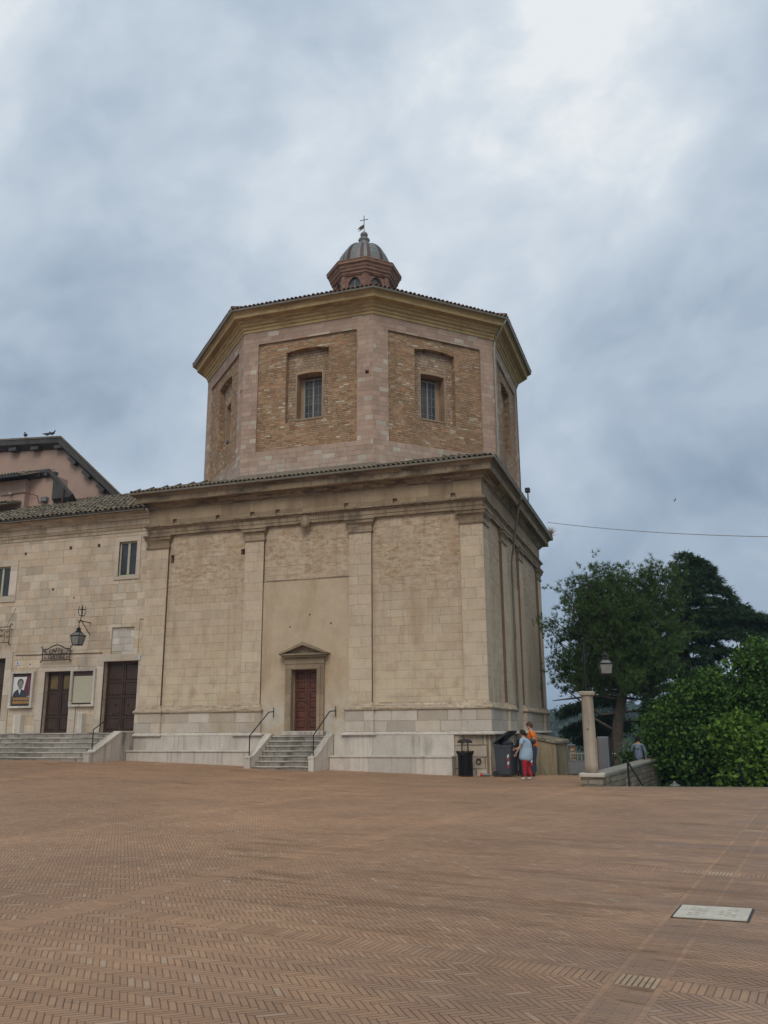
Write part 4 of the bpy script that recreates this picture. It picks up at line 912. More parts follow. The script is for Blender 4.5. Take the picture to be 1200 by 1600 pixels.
pf('shoulders', [(-28.74, 3.22), (-27.95, 3.22), (-28.0, 3.40), (-28.15, 3.50), (-28.33, 3.56), (-28.5, 3.54), (-28.68, 3.42)], 'suit', .003)
pf('hair', el(-28.36, 3.83, .17, .19), 'suit', .004); pf('face', el(-28.35, 3.76, .13, .20), 'face', .007)
pf('shirt', [(-28.44, 3.54), (-28.30, 3.54), (-28.36, 3.30)], 'white', .006)
pf('ink_panel', rect(px0, px1, 2.86, 3.22), 'suit', .0)
ob = B()
for r_ in range(2):
    xx = px0+.05
    while xx < px1-.12:
        w_ = random.uniform(.05, .1); ob.ext(rect(xx, xx+w_, 2.91+r_*.16, 3.03+r_*.16), lambda a, z, dd: (a, dd, z), yy-.008, yy-.003); xx += w_+.02
ob.build('faded_print', M['orange_print'], po)
mb = B()
for i in range(9): mb.ext(el(-27.86+random.uniform(-.06, .06), 3.34+i*.08, .02, .03, 6), lambda a, z, dd: (a, dd, z), yy-.007, yy-.003)
mb.build('printed_flecks', M['face'], po)
M['plate'] = simple('enamel_plate', (0.50, 0.53, 0.55), 0.35)
M['platetxt'] = simple('plate_numeral', (0.03, 0.04, 0.09), 0.5)
def number_plate(x, y, z, num, label, s_=.24):
    o = B().bbox(x-s_/2, x+s_/2, y-.02, y, z-s_*.38, z+s_*.38, .006).build('number_plate', M['plate'], None, origin=(x, y, z), label=label); tag(o, None, 'number plate')
    text_mesh(num, s_*.7, .002, M['platetxt'], 'numeral', o, (x, y-.023, z)); return o
number_plate(-28.68, 32.655, 4.72, '6', 'small white number plate left of the portrait poster case, beside the leftmost door')
number_plate(-22.10, 32.60, 4.77, '5', 'small white number plate at the top right of the dark door nearest the church')
number_plate(-15.33, 32.57, 5.05, '3', 'small white number plate beside the pediment of the red church door', .22)
M['milk'] = simple('milky_lantern_glass', (0.21, 0.21, 0.185), 0.25, 0, 0.15, 5)
def lantern(root, cx, cy, zb, ws, wb, h, rot=0.0, body='lantern'):
    """four-sided street lantern: wide at the shoulder, narrow at the foot"""
    rt = math.sqrt(2); a0 = math.pi/4+rot
    def ringp(w_, z): return [(cx+w_*rt/2*math.cos(a0+k*math.pi/2), cy+w_*rt/2*math.sin(a0+k*math.pi/2), z) for k in range(4)]
    fr = B(); zs = zb+h; lo, hi = ringp(wb, zb), ringp(ws, zs)
    for k in range(4):
        fr.tube([lo[k], hi[k]], .016, 5); fr.tube([lo[k], lo[(k+1) % 4]], .018, 5); fr.tube([hi[k], hi[(k+1) % 4]], .02, 5)
    hi2 = ringp(ws*1.04, zs+.01); top = ringp(ws*.36, zs+h*.42)
    for k in range(4): fr.tube([hi2[k], top[k]], .012, 5)
    fr.lathe([(ws*.30, 0), (ws*.30, .03), (ws*.20, .05), (ws*.20, .12), (ws*.27, .13), (ws*.10, .20), (.02, .24)], (cx, cy, zs+h*.41), 12)
    fr.box(cx-wb/2, cx+wb/2, cy-wb/2, cy+wb/2, zb-.02, zb+.005)
    o = fr.build(body, M['iron'], root)
    a, b_ = ringp(wb*.95, zb+.01), ringp(ws*.96, zs-.005); c_ = ringp(ws*.36, zs+h*.40)
    B().add(a+b_, [(k, (k+1) % 4, 4+(k+1) % 4, 4+k) for k in range(4)]).build('pane', M['milk'], o)
    B().add(b_+c_, [(k, (k+1) % 4, 4+(k+1) % 4, 4+k) for k in range(4)]).build('hood', M['lead'], o)
    return o
wlp = thing('wall_lantern', (-24.75, 32.6, 5.9), 'ornate black iron lantern hanging from a bracket between the cafe sign and the theatre window', 'street lamp')
lantern(wlp, -24.75, 31.7, 5.33, .45, .30, .40)
br = B()
br.tube([(-24.75, 31.7, 5.98), (-24.75, 31.7, 6.36), (-24.70, 31.7, 6.45), (-24.66, 31.7, 6.56)], .018, 6)
br.tube([(-24.84, 31.7, 6.44), (-24.78, 31.7, 6.30), (-24.7, 31.7, 6.33), (-24.62, 31.7, 6.42)], .016, 5)
br.tube([(-24.72, 31.7, 6.40), (-24.88, 32.66, 6.40)], .022, 6); br.tube([(-24.73, 31.85, 6.38), (-24.88, 32.66, 5.88)], .018, 6)
for k in range(4):
    a = math.pi/4+k*math.pi/2; cx, cy = -24.64, 31.7
    br.tube([(cx+.10*math.cos(a), cy+.10*math.sin(a), 6.58), (cx+.16*math.cos(a), cy+.16*math.sin(a), 6.78), (cx+.15*math.cos(a), cy+.15*math.sin(a), 6.92), (cx+.12*math.cos(a), cy+.12*math.sin(a), 7.02)], .014, 5)
    br.tube([(cx+.1*math.cos(a), cy+.1*math.sin(a), 6.6), (cx+.1*math.cos(a+math.pi/2), cy+.1*math.sin(a+math.pi/2), 6.6)], .014, 5)
    br.tube([(cx+.15*math.cos(a), cy+.15*math.sin(a), 6.88), (cx+.15*math.cos(a+math.pi/2), cy+.15*math.sin(a+math.pi/2), 6.88)], .012, 5)
br.tube([(-24.64, 31.7, 6.56), (-24.64, 31.7, 7.12)], .012, 5)
br.build('bracket', M['iron'], wlp)
tag(B().tube([(-28.85, 32.64, 5.10), (-27.6, 32.635, 5.075), (-27.3, 32.635, 5.09), (-25.7, 32.635, 5.06), (-24.12, 32.64, 5.05)], .016, 5).build('wall_cable', M['rust'], None, origin=(-28.8, 32.64, 5.1), label='thin dark cable running along the theatre wall behind the cafe sign'), None, 'cable')

# ================================================================== LAND BEYOND THE PIAZZA
M['grass'] = simple('rough_grass', (0.05, 0.075, 0.025), 0.95, 0, 0.4, 0.6, 0.3)
def tz(x, y):
    # falls away behind the piazza into a valley, then climbs to a wooded ridge
    d = max(0.0, y-27)
    z = -3.2 - min(d, 60)*0.13 - max(0, min(d-60, 200))*0.05
    z += 34*sstep(230, 520, y + 0.25*x) + 3*math.sin(x*.011+1)*sstep(200, 400, y) + 2*math.sin(x*.031)*sstep(200, 400, y)
    if y < 27: z = -3.2
    if x < -7 and y < 80: z = min(z, -3.2)
    return z
tb = B(); X_ = [-2500, -1200, -700, -450] + list(range(-300, 301, 20)) + [450, 700, 1200, 2500]; Y_ = [-1500, -400, -100, 0, 26, 30, 35, 40, 48, 60, 80, 110, 150, 200, 240, 280, 320, 360, 400, 450, 520, 700, 1200, 3500]
tb.add([(x, y, tz(x, y) if y < 700 else tz(x, 520)*0.8+3) for y in Y_ for x in X_], [(r*len(X_)+c, r*len(X_)+c+1, (r+1)*len(X_)+c+1, (r+1)*len(X_)+c) for r in range(len(Y_)-1) for c in range(len(X_)-1)])
tag(tb.build('terrain', M['grass'], None, True, label='green land falling away below the piazza and rising to far hills'), None, None, kind='structure')

# ------------------------------------------------------------------ foliage helpers (numpy)
def leafmat(name, cols, rough=0.6, trans=0.25):
    m, g, b = newmat(name)
    r = g.geo('Random Per Island'); p = g.geo('Position'); f = g.noise(p, 0.9, 3.0, 0.6)
    col = g.ramp(g.m('FRACT', r*0.8 + f*0.5), [(i/(len(cols)-1), c) for i, c in enumerate(cols)])
    g.put(b.inputs['Base Color'], col); b.inputs['Roughness'].default_value = rough; b.inputs['Specular IOR Level'].default_value = 0.25
    t = g.n('ShaderNodeBsdfTranslucent'); g.put(t.inputs[0], col); mx_ = g.n('ShaderNodeMixShader'); mx_.inputs[0].default_value = trans
    out = m.node_tree.nodes['Material Output']; m.node_tree.links.new(b.outputs[0], mx_.inputs[1]); m.node_tree.links.new(t.outputs[0], mx_.inputs[2]); m.node_tree.links.new(mx_.outputs[0], out.inputs[0])
    return m
def npmesh(name, V_, F_, mat, parent, tri=True):
    off = np.array(wl(parent)) if parent is not None else np.zeros(3)
    me = bpy.data.meshes.new(name); V_ = (V_-off).astype(np.float32); k = F_.shape[1]
    me.vertices.add(len(V_)); me.vertices.foreach_set('co', V_.ravel()); me.loops.add(F_.size); me.loops.foreach_set('vertex_index', F_.astype(np.int32).ravel())
    me.polygons.add(len(F_)); me.polygons.foreach_set('loop_start', np.arange(0, F_.size, k, dtype=np.int32)); me.polygons.foreach_set('loop_total', np.full(len(F_), k, dtype=np.int32))
    me.update(calc_edges=True); me.materials.append(mat); return put(name, me, parent)
def unit(a): return a/np.maximum(1e-9, np.linalg.norm(a, axis=-1, keepdims=True))
def leaves(C, size, updir=0.5, aspect=0.62):
    """one folded 4-point leaf per centre"""
    n = len(C); N_ = unit(rng.normal(size=(n, 3)) + np.array([0, 0, updir])); T = unit(np.cross(N_, rng.normal(size=(n, 3)))); S = np.cross(N_, T)
    s = size*rng.uniform(.6, 1.3, (n, 1))
    Vv = np.stack([C - T*s, C + S*s*aspect + N_*s*.15, C + T*s, C - S*s*aspect + N_*s*.15], 1).reshape(-1, 3)
    return Vv, np.arange(4*n).reshape(n, 4)
def needles(C, D, length, n_per, spread=0.7, width=0.02):
    """tufts of thin triangles: centres C, main directions D"""
    n = len(C); Cc = np.repeat(C, n_per, 0); Dd = unit(np.repeat(D, n_per, 0) + rng.normal(size=(n*n_per, 3))*spread)
    L = length*rng.uniform(.6, 1.2, (n*n_per, 1)); S = unit(np.cross(Dd, rng.normal(size=(n*n_per, 3))))*width
    Vv = np.stack([Cc - S, Cc + S, Cc + Dd*L], 1).reshape(-1, 3); return Vv, np.arange(3*n*n_per).reshape(-1, 3)
M['bark'] = simple('grey_brown_bark', (0.085, 0.065, 0.05), 0.95, 0, 0.4, 6, 0.6)
M['leaf_green'] = leafmat('maple_leaves', [(0.025, 0.062, 0.010), (0.045, 0.11, 0.016), (0.075, 0.16, 0.022), (0.03, 0.07, 0.012), (0.12, 0.22, 0.03)])
M['leaf_bright'] = leafmat('young_leaves', [(0.04, 0.095, 0.012), (0.075, 0.155, 0.018), (0.14, 0.23, 0.026), (0.05, 0.115, 0.014)])
M['pine'] = leafmat('pine_needles', [(0.035, 0.07, 0.02), (0.06, 0.115, 0.028), (0.095, 0.16, 0.038), (0.045, 0.085, 0.022)], trans=.2)
M['cedar'] = leafmat('cedar_needles', [(0.022, 0.046, 0.022), (0.034, 0.068, 0.03), (0.05, 0.095, 0.038)], trans=.15)
M['far_leaf'] = leafmat('far_woodland', [(0.03, 0.055, 0.02), (0.05, 0.08, 0.03), (0.04, 0.065, 0.028)])

def broad_tree(base, blobs, n, size, mat, label, h_trunk=3.0, group=None, rt=.22):
    t = thing('broadleaf_tree', base, label, 'tree', group); bb = B()
    cen = np.mean([b_[0] for b_ in blobs], 0); top = (base[0]+(cen[0]-base[0])*.4, base[1], base[2]+h_trunk)
    bb.tube([base, (base[0]*.7+top[0]*.3, base[1], base[2]+h_trunk*.5), top], [rt, rt*.8, rt*.6], 8)
    for c, r in blobs: bb.tube([top, ((top[0]+c[0])/2, (top[1]+c[1])/2, (top[2]+c[2])/2-.1), tuple(c)], [rt*.5, rt*.3, .03], 6)
    bb.build('trunk', M['bark'], t, True)
    CC = []; vol = np.array([r[0]*r[1]*r[2] for _, r in blobs])**(2/3); vol = vol/vol.sum()
    for (c, r), v in zip(blobs, vol):
        # clumps sit in the outer shell, each a small spray of leaves
        nc = max(6, int(v*n/70)); d = unit(rng.normal(size=(nc, 3))); rad = rng.uniform(.40, 1.30, (nc, 1))
        cc = np.array(c)+d*rad*np.array(r); 
        for q in cc:
            m_ = rng.integers(40, 110); k = rng.uniform(.20, .50); p_ = rng.normal(size=(m_, 3))*np.array([k, k, k*.55]); p_[:, 2] -= (p_[:, 0]**2+p_[:, 1]**2)*.4; CC.append(q+p_)
    Vv, Ff = leaves(np.concatenate(CC), size, .8); npmesh('crown', Vv, Ff, M[mat], t); return t
rb = lambda c, r: (c, (r, r, r*.8))
def autoblobs(c, R, n, r0, r1):
    out = []
    for i in range(n):
        d = unit(rng.normal(size=3)); d[1] = -abs(d[1])*.8 if rng.random() < .7 else d[1]; q = np.array(c)+d*np.array(R)*rng.uniform(.45, 1.0); out.append(rb(tuple(q), rng.uniform(r0, r1)))
    return out
broad_tree((2.6, 38.5, -4.2), [rb((1.4, 37.2, 1.6), 1.2), rb((2.6, 37.5, 2.9), 1.1), rb((.4, 37.2, .6), 1.2), rb((.3, 37.6, 2.1), .95), rb((3.3, 37.6, 3.6), .9), rb((1.5, 37.5, 2.9), .7), rb((-.5, 37.8, 1.3), .7), rb((.9, 37.6, 3.3), .75), rb((2.9, 37.6, 4.2), .7), rb((3.4, 37.6, 4.7), .6), rb((-.3, 37.7, 2.2), .6), rb((-1.0, 37.8, 1.6), .5)]+autoblobs((1.9, 38.2, 1.0), (2.3, 1.6, 2.4), 16, .6, 1.05), 56000, .088, 'leaf_green', 'large mid green broadleaf tree filling the right edge beyond the parapet', 4.0)
broad_tree((3.4, 35.2, -4.0), autoblobs((2.6, 35.2, .2), (1.1, .8, 2.0), 13, .3, .6)+[rb((1.7, 35.0, 1.7), .42), rb((2.1, 35.0, 1.1), .55)], 10000, .10, 'leaf_bright', 'smaller bright yellow-green tree in front of the big broadleaf tree', 3.0)
broad_tree((-.9, 41.5, -4.6), autoblobs((-.9, 41.5, -.3), (1.5, 1.2, 1.5), 11, .5, .85)+[rb((-2.0, 41.4, .4), .42), rb((-1.5, 41.3, 1.0), .4)], 11000, .11, 'leaf_green', 'low dark green bushy tree behind the man in the blue shirt', 2.4)
broad_tree((7.5, 40.5, -4.6), autoblobs((7.2, 40.5, 2.2), (2.4, 1.8, 2.6), 14, .8, 1.2), 14000, .1, 'leaf_green', 'dark broadleaf tree at the far right, mostly out of the picture', 4.4)
def pine_tree():
    t = thing('pine_tree', (-3.4, 44, -5), 'wide dark pine with an uneven rounded crown behind the stone lamp column', 'tree'); bb = B()
    tr = [(-3.45, 44, -5), (-3.25, 44, 0.0), (-2.95, 44, 2.0), (-2.55, 44, 3.6), (-2.35, 44.1, 5.5), (-2.5, 44.1, 7.2)]
    bb.tube(tr, [.36, .29, .25, .21, .15, .07], 10)
    # dome-like crown outline of limb tips
    tips = []
    for i in range(95):
        a = rng.uniform(0, 2*math.pi); u_ = rng.uniform(0.0, 1.0)
        z = 3.9+5.4*u_; R_ = 3.3*math.sqrt(max(.04, 1-((u_-.22)/.86)**2))*rng.uniform(.55, 1.02)
        tips.append((-2.75+R_*math.cos(a)*1.0, 44.2+R_*math.sin(a)*.75, z+.3*rng.normal()))
    tips += [(-6.2, 44, 6.6), (-6.0, 43.8, 7.1), (-5.6, 43.9, 5.9), (-5.2, 44, 8.3), (-4.5, 44, 8.9), (-3.6, 43.8, 9.6), (-3.1, 44, 9.75), (-1.9, 44, 9.3), (-.9, 44, 9.1), (-.2, 44, 8.6), (.2, 44, 7.6), (.3, 44.1, 6.4), (.25, 44, 9.0), (-.35, 44, 9.45), (-.1, 44, 9.2), (.45, 44, 8.3), (.4, 44, 7.2), (.2, 44.1, 5.6), (-.7, 43.8, 9.4), (.3, 43.8, 8.7), (-6.0, 44, 5.0), (-5.9, 44, 4.4), (-4.1, 43.8, 9.2), (-2.5, 43.9, 9.5)]
    C_, D_ = [], []
    for tp in tips:
        tp = np.array(tp); z0 = max(2.6, min(6.6, 2.2+(tp[2]-2.2)*.62)); s_ = np.array([-2.5, 44, z0]); 
        mid_ = (s_+tp)/2 + np.array([0, 0, -.35]); bb.tube([tuple(s_), tuple(mid_), tuple(tp)], [.075, .045, .015], 5)
        for j in range(36):
            k = rng.uniform(.30, 1.03); base_ = (1-k)**2*s_+2*k*(1-k)*mid_+k*k*tp; off = rng.normal(size=3)*np.array([.34, .34, .22])*(0.5+k*.6)
            q = base_+off; C_.append(q); D_.append(np.array([off[0], off[1], .55+abs(off[2])]))
            if j % 9 == 0: bb.tube([tuple(base_), tuple(q)], [.014, .006], 3)
    C_ = np.array(C_); D_ = unit(np.array(D_))
    sub = np.repeat(C_, 4, 0)+rng.normal(size=(len(C_)*4, 3))*np.array([.12, .12, .10]); sd_ = unit(np.repeat(D_, 4, 0)+rng.normal(size=(len(C_)*4, 3))*.35)
    Vv, Ff = needles(sub, sd_, .24, 14, .6, .012); npmesh('crown', Vv, Ff, M['pine'], t)
    # bare lower limbs
    for p_ in ([(-2.75, 44, 3.0), (-3.9, 43.9, 3.2), (-5.0, 43.9, 3.1), (-6.0, 43.9, 3.0)], [(-2.85, 44, 2.4), (-3.7, 44, 2.3), (-4.6, 44, 2.9), (-5.3, 44, 3.5)], [(-3.05, 44, 1.5), (-3.7, 43.9, 1.9), (-4.3, 43.9, 2.3)], [(-2.6, 44, 3.4), (-3.6, 44, 3.9), (-5.0, 44, 5.1), (-5.9, 44, 6.4)]):
        bb.tube(p_, [.07, .06, .045, .02][:len(p_)], 6)
    bb.build('trunk', M['bark'], t, True)
pine_tree()
def cedar_tree():
    cx, cy = 0.2, 51.0
    t = thing('cedar_tree', (cx, cy, -5), 'tall dark cedar with flat drooping tiers of branches to the right of the pine', 'tree'); bb = B()
    bb.tube([(cx-.2, cy, -5), (cx, cy, 4), (cx+.4, cy, 8.5), (cx+.75, cy, 11.3)], [.5, .38, .2, .02], 10)
    C_, D_ = [], []
    boughs = []
    for i, z in enumerate(np.linspace(11.2, 2.6, 14)):
        u_ = (11.4-z)/8.8; L = .35+3.2*u_**.8
        for j in range(4 if u_ > .15 else 3):
            a = i*2.4+j*math.pi/2*1.0+rng.uniform(-.35, .35); boughs.append((z, a, L*rng.uniform(.60, .95)))
    boughs += [(10.9, .0, 1.5), (9.9, .1, 1.5), (9.6, -.15, 2.3), (8.6, .05, 3.3), (8.0, -.05, 4.4), (7.7, -.02, 5.0), (7.5, .1, 4.9), (6.9, 0, 5.0), (7.3, .1, 4.6), (6.6, -.1, 4.2), (9.2, -.1, 2.6), (10.2, .05, 1.9), (10.6, .1, 1.5), (5.8, 0, 4.8), (8.5, 0.0, 2.9)]
    for z, a, L in boughs:
        x0 = cx + .9*(z/11.6)*.7; d = np.array([math.cos(a), math.sin(a)]); pts = []
        for k in np.linspace(0, 1, 6): pts.append((x0+d[0]*L*k, cy+d[1]*L*k, z+.55*k-1.25*k*k+.0))
        bb.tube(pts, [.07, .055, .04, .03, .02, .01], 5)
        perp = np.array([-d[1], d[0]])
        nn_ = int(42*L)
        for q in range(nn_):
            k = rng.uniform(.15, 1.0); s_ = rng.uniform(-1, 1)*(.25+.55*L*.3)*(1.15-k*.75)
            px_ = x0+d[0]*L*k+perp[0]*s_; py_ = cy+d[1]*L*k+perp[1]*s_; pz = z+.55*k-1.25*k*k-abs(s_)*.22+rng.normal()*.04
            C_.append((px_, py_, pz)); D_.append((d[0]*.8+perp[0]*np.sign(s_)*.5, d[1]*.8+perp[1]*np.sign(s_)*.5, -.25))
    # low branch that hangs out on the left of the pine trunk
    for z, L in ((2.6, 6.3), (2.1, 5.6), (3.6, 6.4)):
        pts = [(cx-.1-L*k, cy-.6-1.5*k, z+.5*k-1.35*k*k) for k in np.linspace(0, 1, 7)]; bb.tube(pts, [.10, .09, .07, .06, .04, .03, .012], 6)
        for q in range(230):
            k = rng.uniform(.5, 1.0); s_ = rng.uniform(-1, 1)*.55
            C_.append((cx-.1-L*k+rng.normal()*.1, cy-.6-1.5*k+s_, z+.5*k-1.35*k*k-abs(s_)*.3-abs(rng.normal())*.22)); D_.append((-.5, 0, -.8))
    C_ = np.array(C_); D_ = unit(np.array(D_)); sub = np.repeat(C_, 3, 0)+rng.normal(size=(len(C_)*3, 3))*np.array([.12, .12, .05]); sd_ = unit(np.repeat(D_, 3, 0)+rng.normal(size=(len(C_)*3, 3))*.25)
    Vv, Ff = needles(sub, sd_, .30, 9, .5, .022); npmesh('crown', Vv, Ff, M['cedar'], t)
    bb.build('trunk', M['bark'], t, True)
cedar_tree()
# far woodland on the ridge and in the valley: uncountable, one mass
def far_wood():
    CC = []
    for i in range(1500):
        y = rng.uniform(150, 480); x = rng.uniform(-.30, .16)*y; z = tz(x, y); r = rng.uniform(2.5, 5.0)
        p_ = unit(rng.normal(size=(46, 3)))*rng.uniform(.6, 1, (46, 1))*np.array([r, r, r*.9]); CC.append(p_+np.array([x, y, z+r*.6]))
    Vv, Ff = leaves(np.concatenate(CC), 1.1, .6, .8); o = npmesh('distant_wood', Vv, Ff, M['far_leaf'], None)
    tag(o, 'far wooded slope seen past the stone column', None, None, 'stuff')
far_wood()
for i, (x, y, zb, H, R_) in enumerate(((-19.8, 250, -2.0, 13.5, 4.6), (-16.2, 262, -3.0, 10.0, 3.4), (-24.5, 270, -2.0, 9.0, 4.2))):
    lab = ['tallest far umbrella pine on the hill just right of the stone column', 'smaller far umbrella pine right of the tallest one, beside the near pine trunk', 'low far pine on the hill left of the stone column'][i]
    t = thing('umbrella_pine', (x, y, zb-8), lab, 'tree', 'far pines on the hill'); B().tube([(x, y, zb-8), (x, y, zb+H*.7)], [.5, .25], 6).build('trunk', M['bark'], t)
    p_ = unit(rng.normal(size=(1300, 3)))*rng.uniform(.55, 1.05, (1300, 1))*np.array([R_, R_, R_*.62])*(1+.22*np.sin(rng.normal(size=(1300, 1))*3)); Vv, Ff = leaves(p_+np.array([x, y, zb+H*.72]), .55, .6, .8); npmesh('crown', Vv, Ff, M['far_leaf'], t)

# ================================================================== PARAPET, COLUMN, GATE
pw = thing('parapet_wall', (-1.9, 32, 0), 'low rubble parapet wall with flat grey coping running away from the stone column', 'wall')
q0, q1, q2, q3 = (-2.36, 26.95), (-1.06, 38.0), (-1.50, 38.0), (-2.86, 26.95)
B().prism([q3, q0, q1, q2], -3.4, [.27, .27, .40, .40]).build('wall', M['parapet'], pw)
qq = [(-2.90, 27.36), (-2.30, 27.36), (-1.0, 38.05), (-1.55, 38.05)]
cp = B(); cp.add([(x, y, z) for (x, y), z in zip(qq, (.26, .26, .40, .40))]+[(x, y, z) for (x, y), z in zip(qq, (.335, .335, .475, .475))], [(0, 3, 2, 1), (4, 5, 6, 7), (0, 1, 5, 4), (1, 2, 6, 5), (2, 3, 7, 6), (3, 0, 4, 7)]); cp.build('coping', M['kerb'], pw)
cl_ = thing('stone_column', (-2.66, 27.15, 0), 'worn round stone column on a low rubble pedestal at the end of the parapet', 'column')
B().box(-2.97, -2.35, 26.86, 27.36, -.05, .255).build('pedestal', M['parapet'], cl_)
B().bbox(-3.02, -2.30, 26.80, 27.355, .256, .37, .02).build('pedestal_cap', M['marble'], cl_)
M['column'] = masonry('column_stone', [(0.36, 0.315, 0.245), (0.34, 0.30, 0.235)], h=9, w0=9, w1=12, seed=31.0, jd=0, stain=(0.20, 0.17, 0.125), stain_amt=.6, pits=.35, streak=.2)
cx, cy = -2.68, 27.12
B().lathe([(.20, .371), (.195, .6), (.185, 1.4), (.172, 2.58), (.18, 2.60)], (cx, cy, 0), 24).build('shaft', M['column'], cl_, True)
B().bbox(cx-.225, cx+.225, cy-.22, cy+.22, 2.60, 2.72, .02).build('capital', M['column'], cl_)
B().lathe([(.018, 0), (.018, .004)], (cx, cy, 3), 6)
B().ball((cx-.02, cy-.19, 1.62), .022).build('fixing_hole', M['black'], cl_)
lp = thing('column_lantern', (cx, cy, 2.72), 'grey street lantern hanging from an iron bracket on top of the stone column', 'street lamp')
lx = -2.08
lantern(lp, lx, 27.15, 3.22, .40, .31, .31, 0.2)
br = B()
for s_ in (-1, 1): br.tube([(cx+s_*.13, cy, 2.73), (cx+s_*.14, cy, 2.80), (cx+s_*.06, cy, 2.95), (cx+s_*.03, cy, 3.12), (cx+.0, cy, 3.3)], .014, 6)
br.tube([(cx-.02, cy, 2.74), (cx, cy, 3.1), (cx, cy, 4.22)], .022, 6); br.tube([(cx+.06, cy, 3.0), (cx+.07, cy, 4.15), (cx+.0, cy, 4.2)], .010, 5)
br.tube([(cx, cy, 4.20), (cx+.15, cy, 4.25), (lx, cy+.03, 4.24), (lx, cy+.03, 4.12)], .012, 5)
br.tube([(lx, cy+.03, 4.12), (lx+.03, cy+.03, 4.02), (lx-.02, cy+.03, 3.93), (lx, cy+.03, 3.80)], .010, 5)
br.build('bracket', M['iron'], lp)
hr = tag(B().tube([(-1.69, 28, -1.2), (-1.69, 28, .66)], .03, 6).tube([(-1.69, 28, .66), (-.9, 28.15, -.75)], .028, 6).build('handrail', M['iron'], None, origin=(-1.69, 28, -1.2), label='black iron handrail going down beside the parapet wall'), None, 'handrail')
# garden stair down beside the parapet
gs = thing('garden_steps', (-1.2, 29, -2), 'stone steps going down outside the parapet wall', 'steps')
for i in range(12): B().box(-1.98+.11*0, .6, 27.0+i*.33, 27.4+i*.33, -.5-i*.18, -.22-i*.18).build('step', M['step'], gs)
# posts seen over the drop
lpst = thing('garden_lamp', (-.48, 34, -3.5), 'low pale lamp whose flat top just shows above the far piazza edge', 'street lamp')
B().tube([(-.48, 34, -4.2), (-.48, 34, -.55)], .04, 8).build('post', M['iron'], lpst)
B().lathe([(.06, -.10), (.21, -.02), (.20, .0), (.06, .07), (.03, .13), (.02, .14)], (-.48, 34, -.34), 14).build('lamp_hood', M['lead'], lpst)
B().lathe([(.10, -.34), (.15, -.1), (.15, -.08)], (-.48, 34, -.34), 10).build('lamp_glass', M['milk'], lpst)
cpx = thing('clipped_post', (1.75, 34.2, -3.5), 'dark slanted pair of iron posts among the leaves of the broadleaf tree', 'post')
B().tube([(1.72, 34.0, -4), (1.72, 34.0, .44)], .03, 6).tube([(1.72, 34.0, .4), (1.95, 34.0, -.6)], .025, 6).build('post_rail', M['iron'], cpx)
# cabinet behind the column
cb = thing('metal_cabinet', (-2.82, 33, 0), 'upright grey metal cabinet behind the stone column', 'cabinet')
M['cab'] = simple('grey_sheet_metal', (0.16, 0.165, 0.165), 0.5, 0.4, .12, 3); M['yellow'] = simple('orange_yellow_edge', (0.42, 0.17, 0.02), 0.6)
o = B().bbox(-3.0, -2.60, 32.95, 33.3, -.0, 1.36, .02).build('body', M['cab'], cb)
gv = B()
for i in range(4): gv.box(-2.93+i*.08, -2.925+i*.08, 32.944, 32.951, .15, 1.3)
gv.build('panel_groove', M['iron'], o)
B().box(-3.05, -3.005, 32.9, 33.3, .0, 1.30).build('edge_strip', M['yellow'], cb)
B().box(-2.595, -2.53, 32.95, 33.3, 0, 1.33).build('side_post', M['iron'], cb)
B().tube([(-2.46, 32.9, 0.0), (-2.46, 32.9, 1.40)], .02, 6).build('thin_post', M['iron'], cb)
sgn = tag(B().bbox(-3.52, -3.40, 33.55, 33.6, .62, 1.24, .01).build('notice_board', M['yellow'], None, origin=(-3.6, 33.55, .6), label='narrow orange yellow board showing just left of the stone column'), None, 'board')
gt = thing('metal_gate', (-3.85, 33.3, 0), 'grey metal gate with vertical bars between the church buttress and the column', 'gate')
gb = B().box(-4.08, -3.30, 33.28, 33.31, .06, .50).build('panel', M['cab'], gt)
gq = B()
for i in range(9): gq.tube([(-4.06+i*.093, 33.29, .5), (-4.06+i*.093, 33.29, .86)], .011, 5)
gq.tube([(-4.10, 33.29, .5), (-3.28, 33.29, .5)], .02, 5); gq.tube([(-4.10, 33.29, .06), (-3.28, 33.29, .06)], .02, 5); gq.tube([(-4.10, 33.29, 0), (-4.10, 33.29, 1.08)], .025, 6); gq.tube([(-4.10, 33.29, 1.06), (-3.82, 33.29, 1.06)], .03, 6); gq.tube([(-3.28, 33.29, 0), (-3.28, 33.29, .9)], .025, 6)
gq.build('bars', M['cab'], gt)
gp = tag(B().prism([(-4.02, 33.34), (-3.84, 33.34), (-3.84, 33.6), (-4.02, 33.6)], 0, 1.02).build('brick_pier', M['rubble'], None, origin=(-3.93, 33.45, 0), label='small broken masonry pier directly behind the grey metal gate'), None, 'pier')
fr2 = thing('railing', (-3.4, 38, -1), 'low white railing seen through the grey gate', 'railing')
rl = B()
for i in range(14): rl.tube([(-5.2+i*.16, 39, -2.6), (-5.2+i*.16, 39, .62)], .012, 4)
rl.tube([(-5.4, 39, .62), (-2.8, 39, .62)], .02, 5); rl.tube([(-5.4, 39, .1), (-2.8, 39, .1)], .02, 5); rl.build('bars', M['winframe'], fr2)
bt = thing('buttress_block', (-5.0, 34.6, 0), 'short yellowish plastered block with a sloping stone top behind the man in orange', 'wall')
M['block'] = masonry('damp_yellow_plaster', [(0.30, 0.255, 0.155), (0.26, 0.215, 0.13)], h=9, w0=9, w1=12, seed=33.0, jd=0, stain=(0.115, 0.10, 0.06), stain_amt=.9, pits=.5, streak=.5)
bp_ = [(-5.6, 33.9), (-4.60, 33.9), (-4.42, 35.9), (-5.6, 35.9)]
B().prism(bp_, -.1, [1.32, 1.10, 1.10, 1.32]).build('body', M['block'], bt)
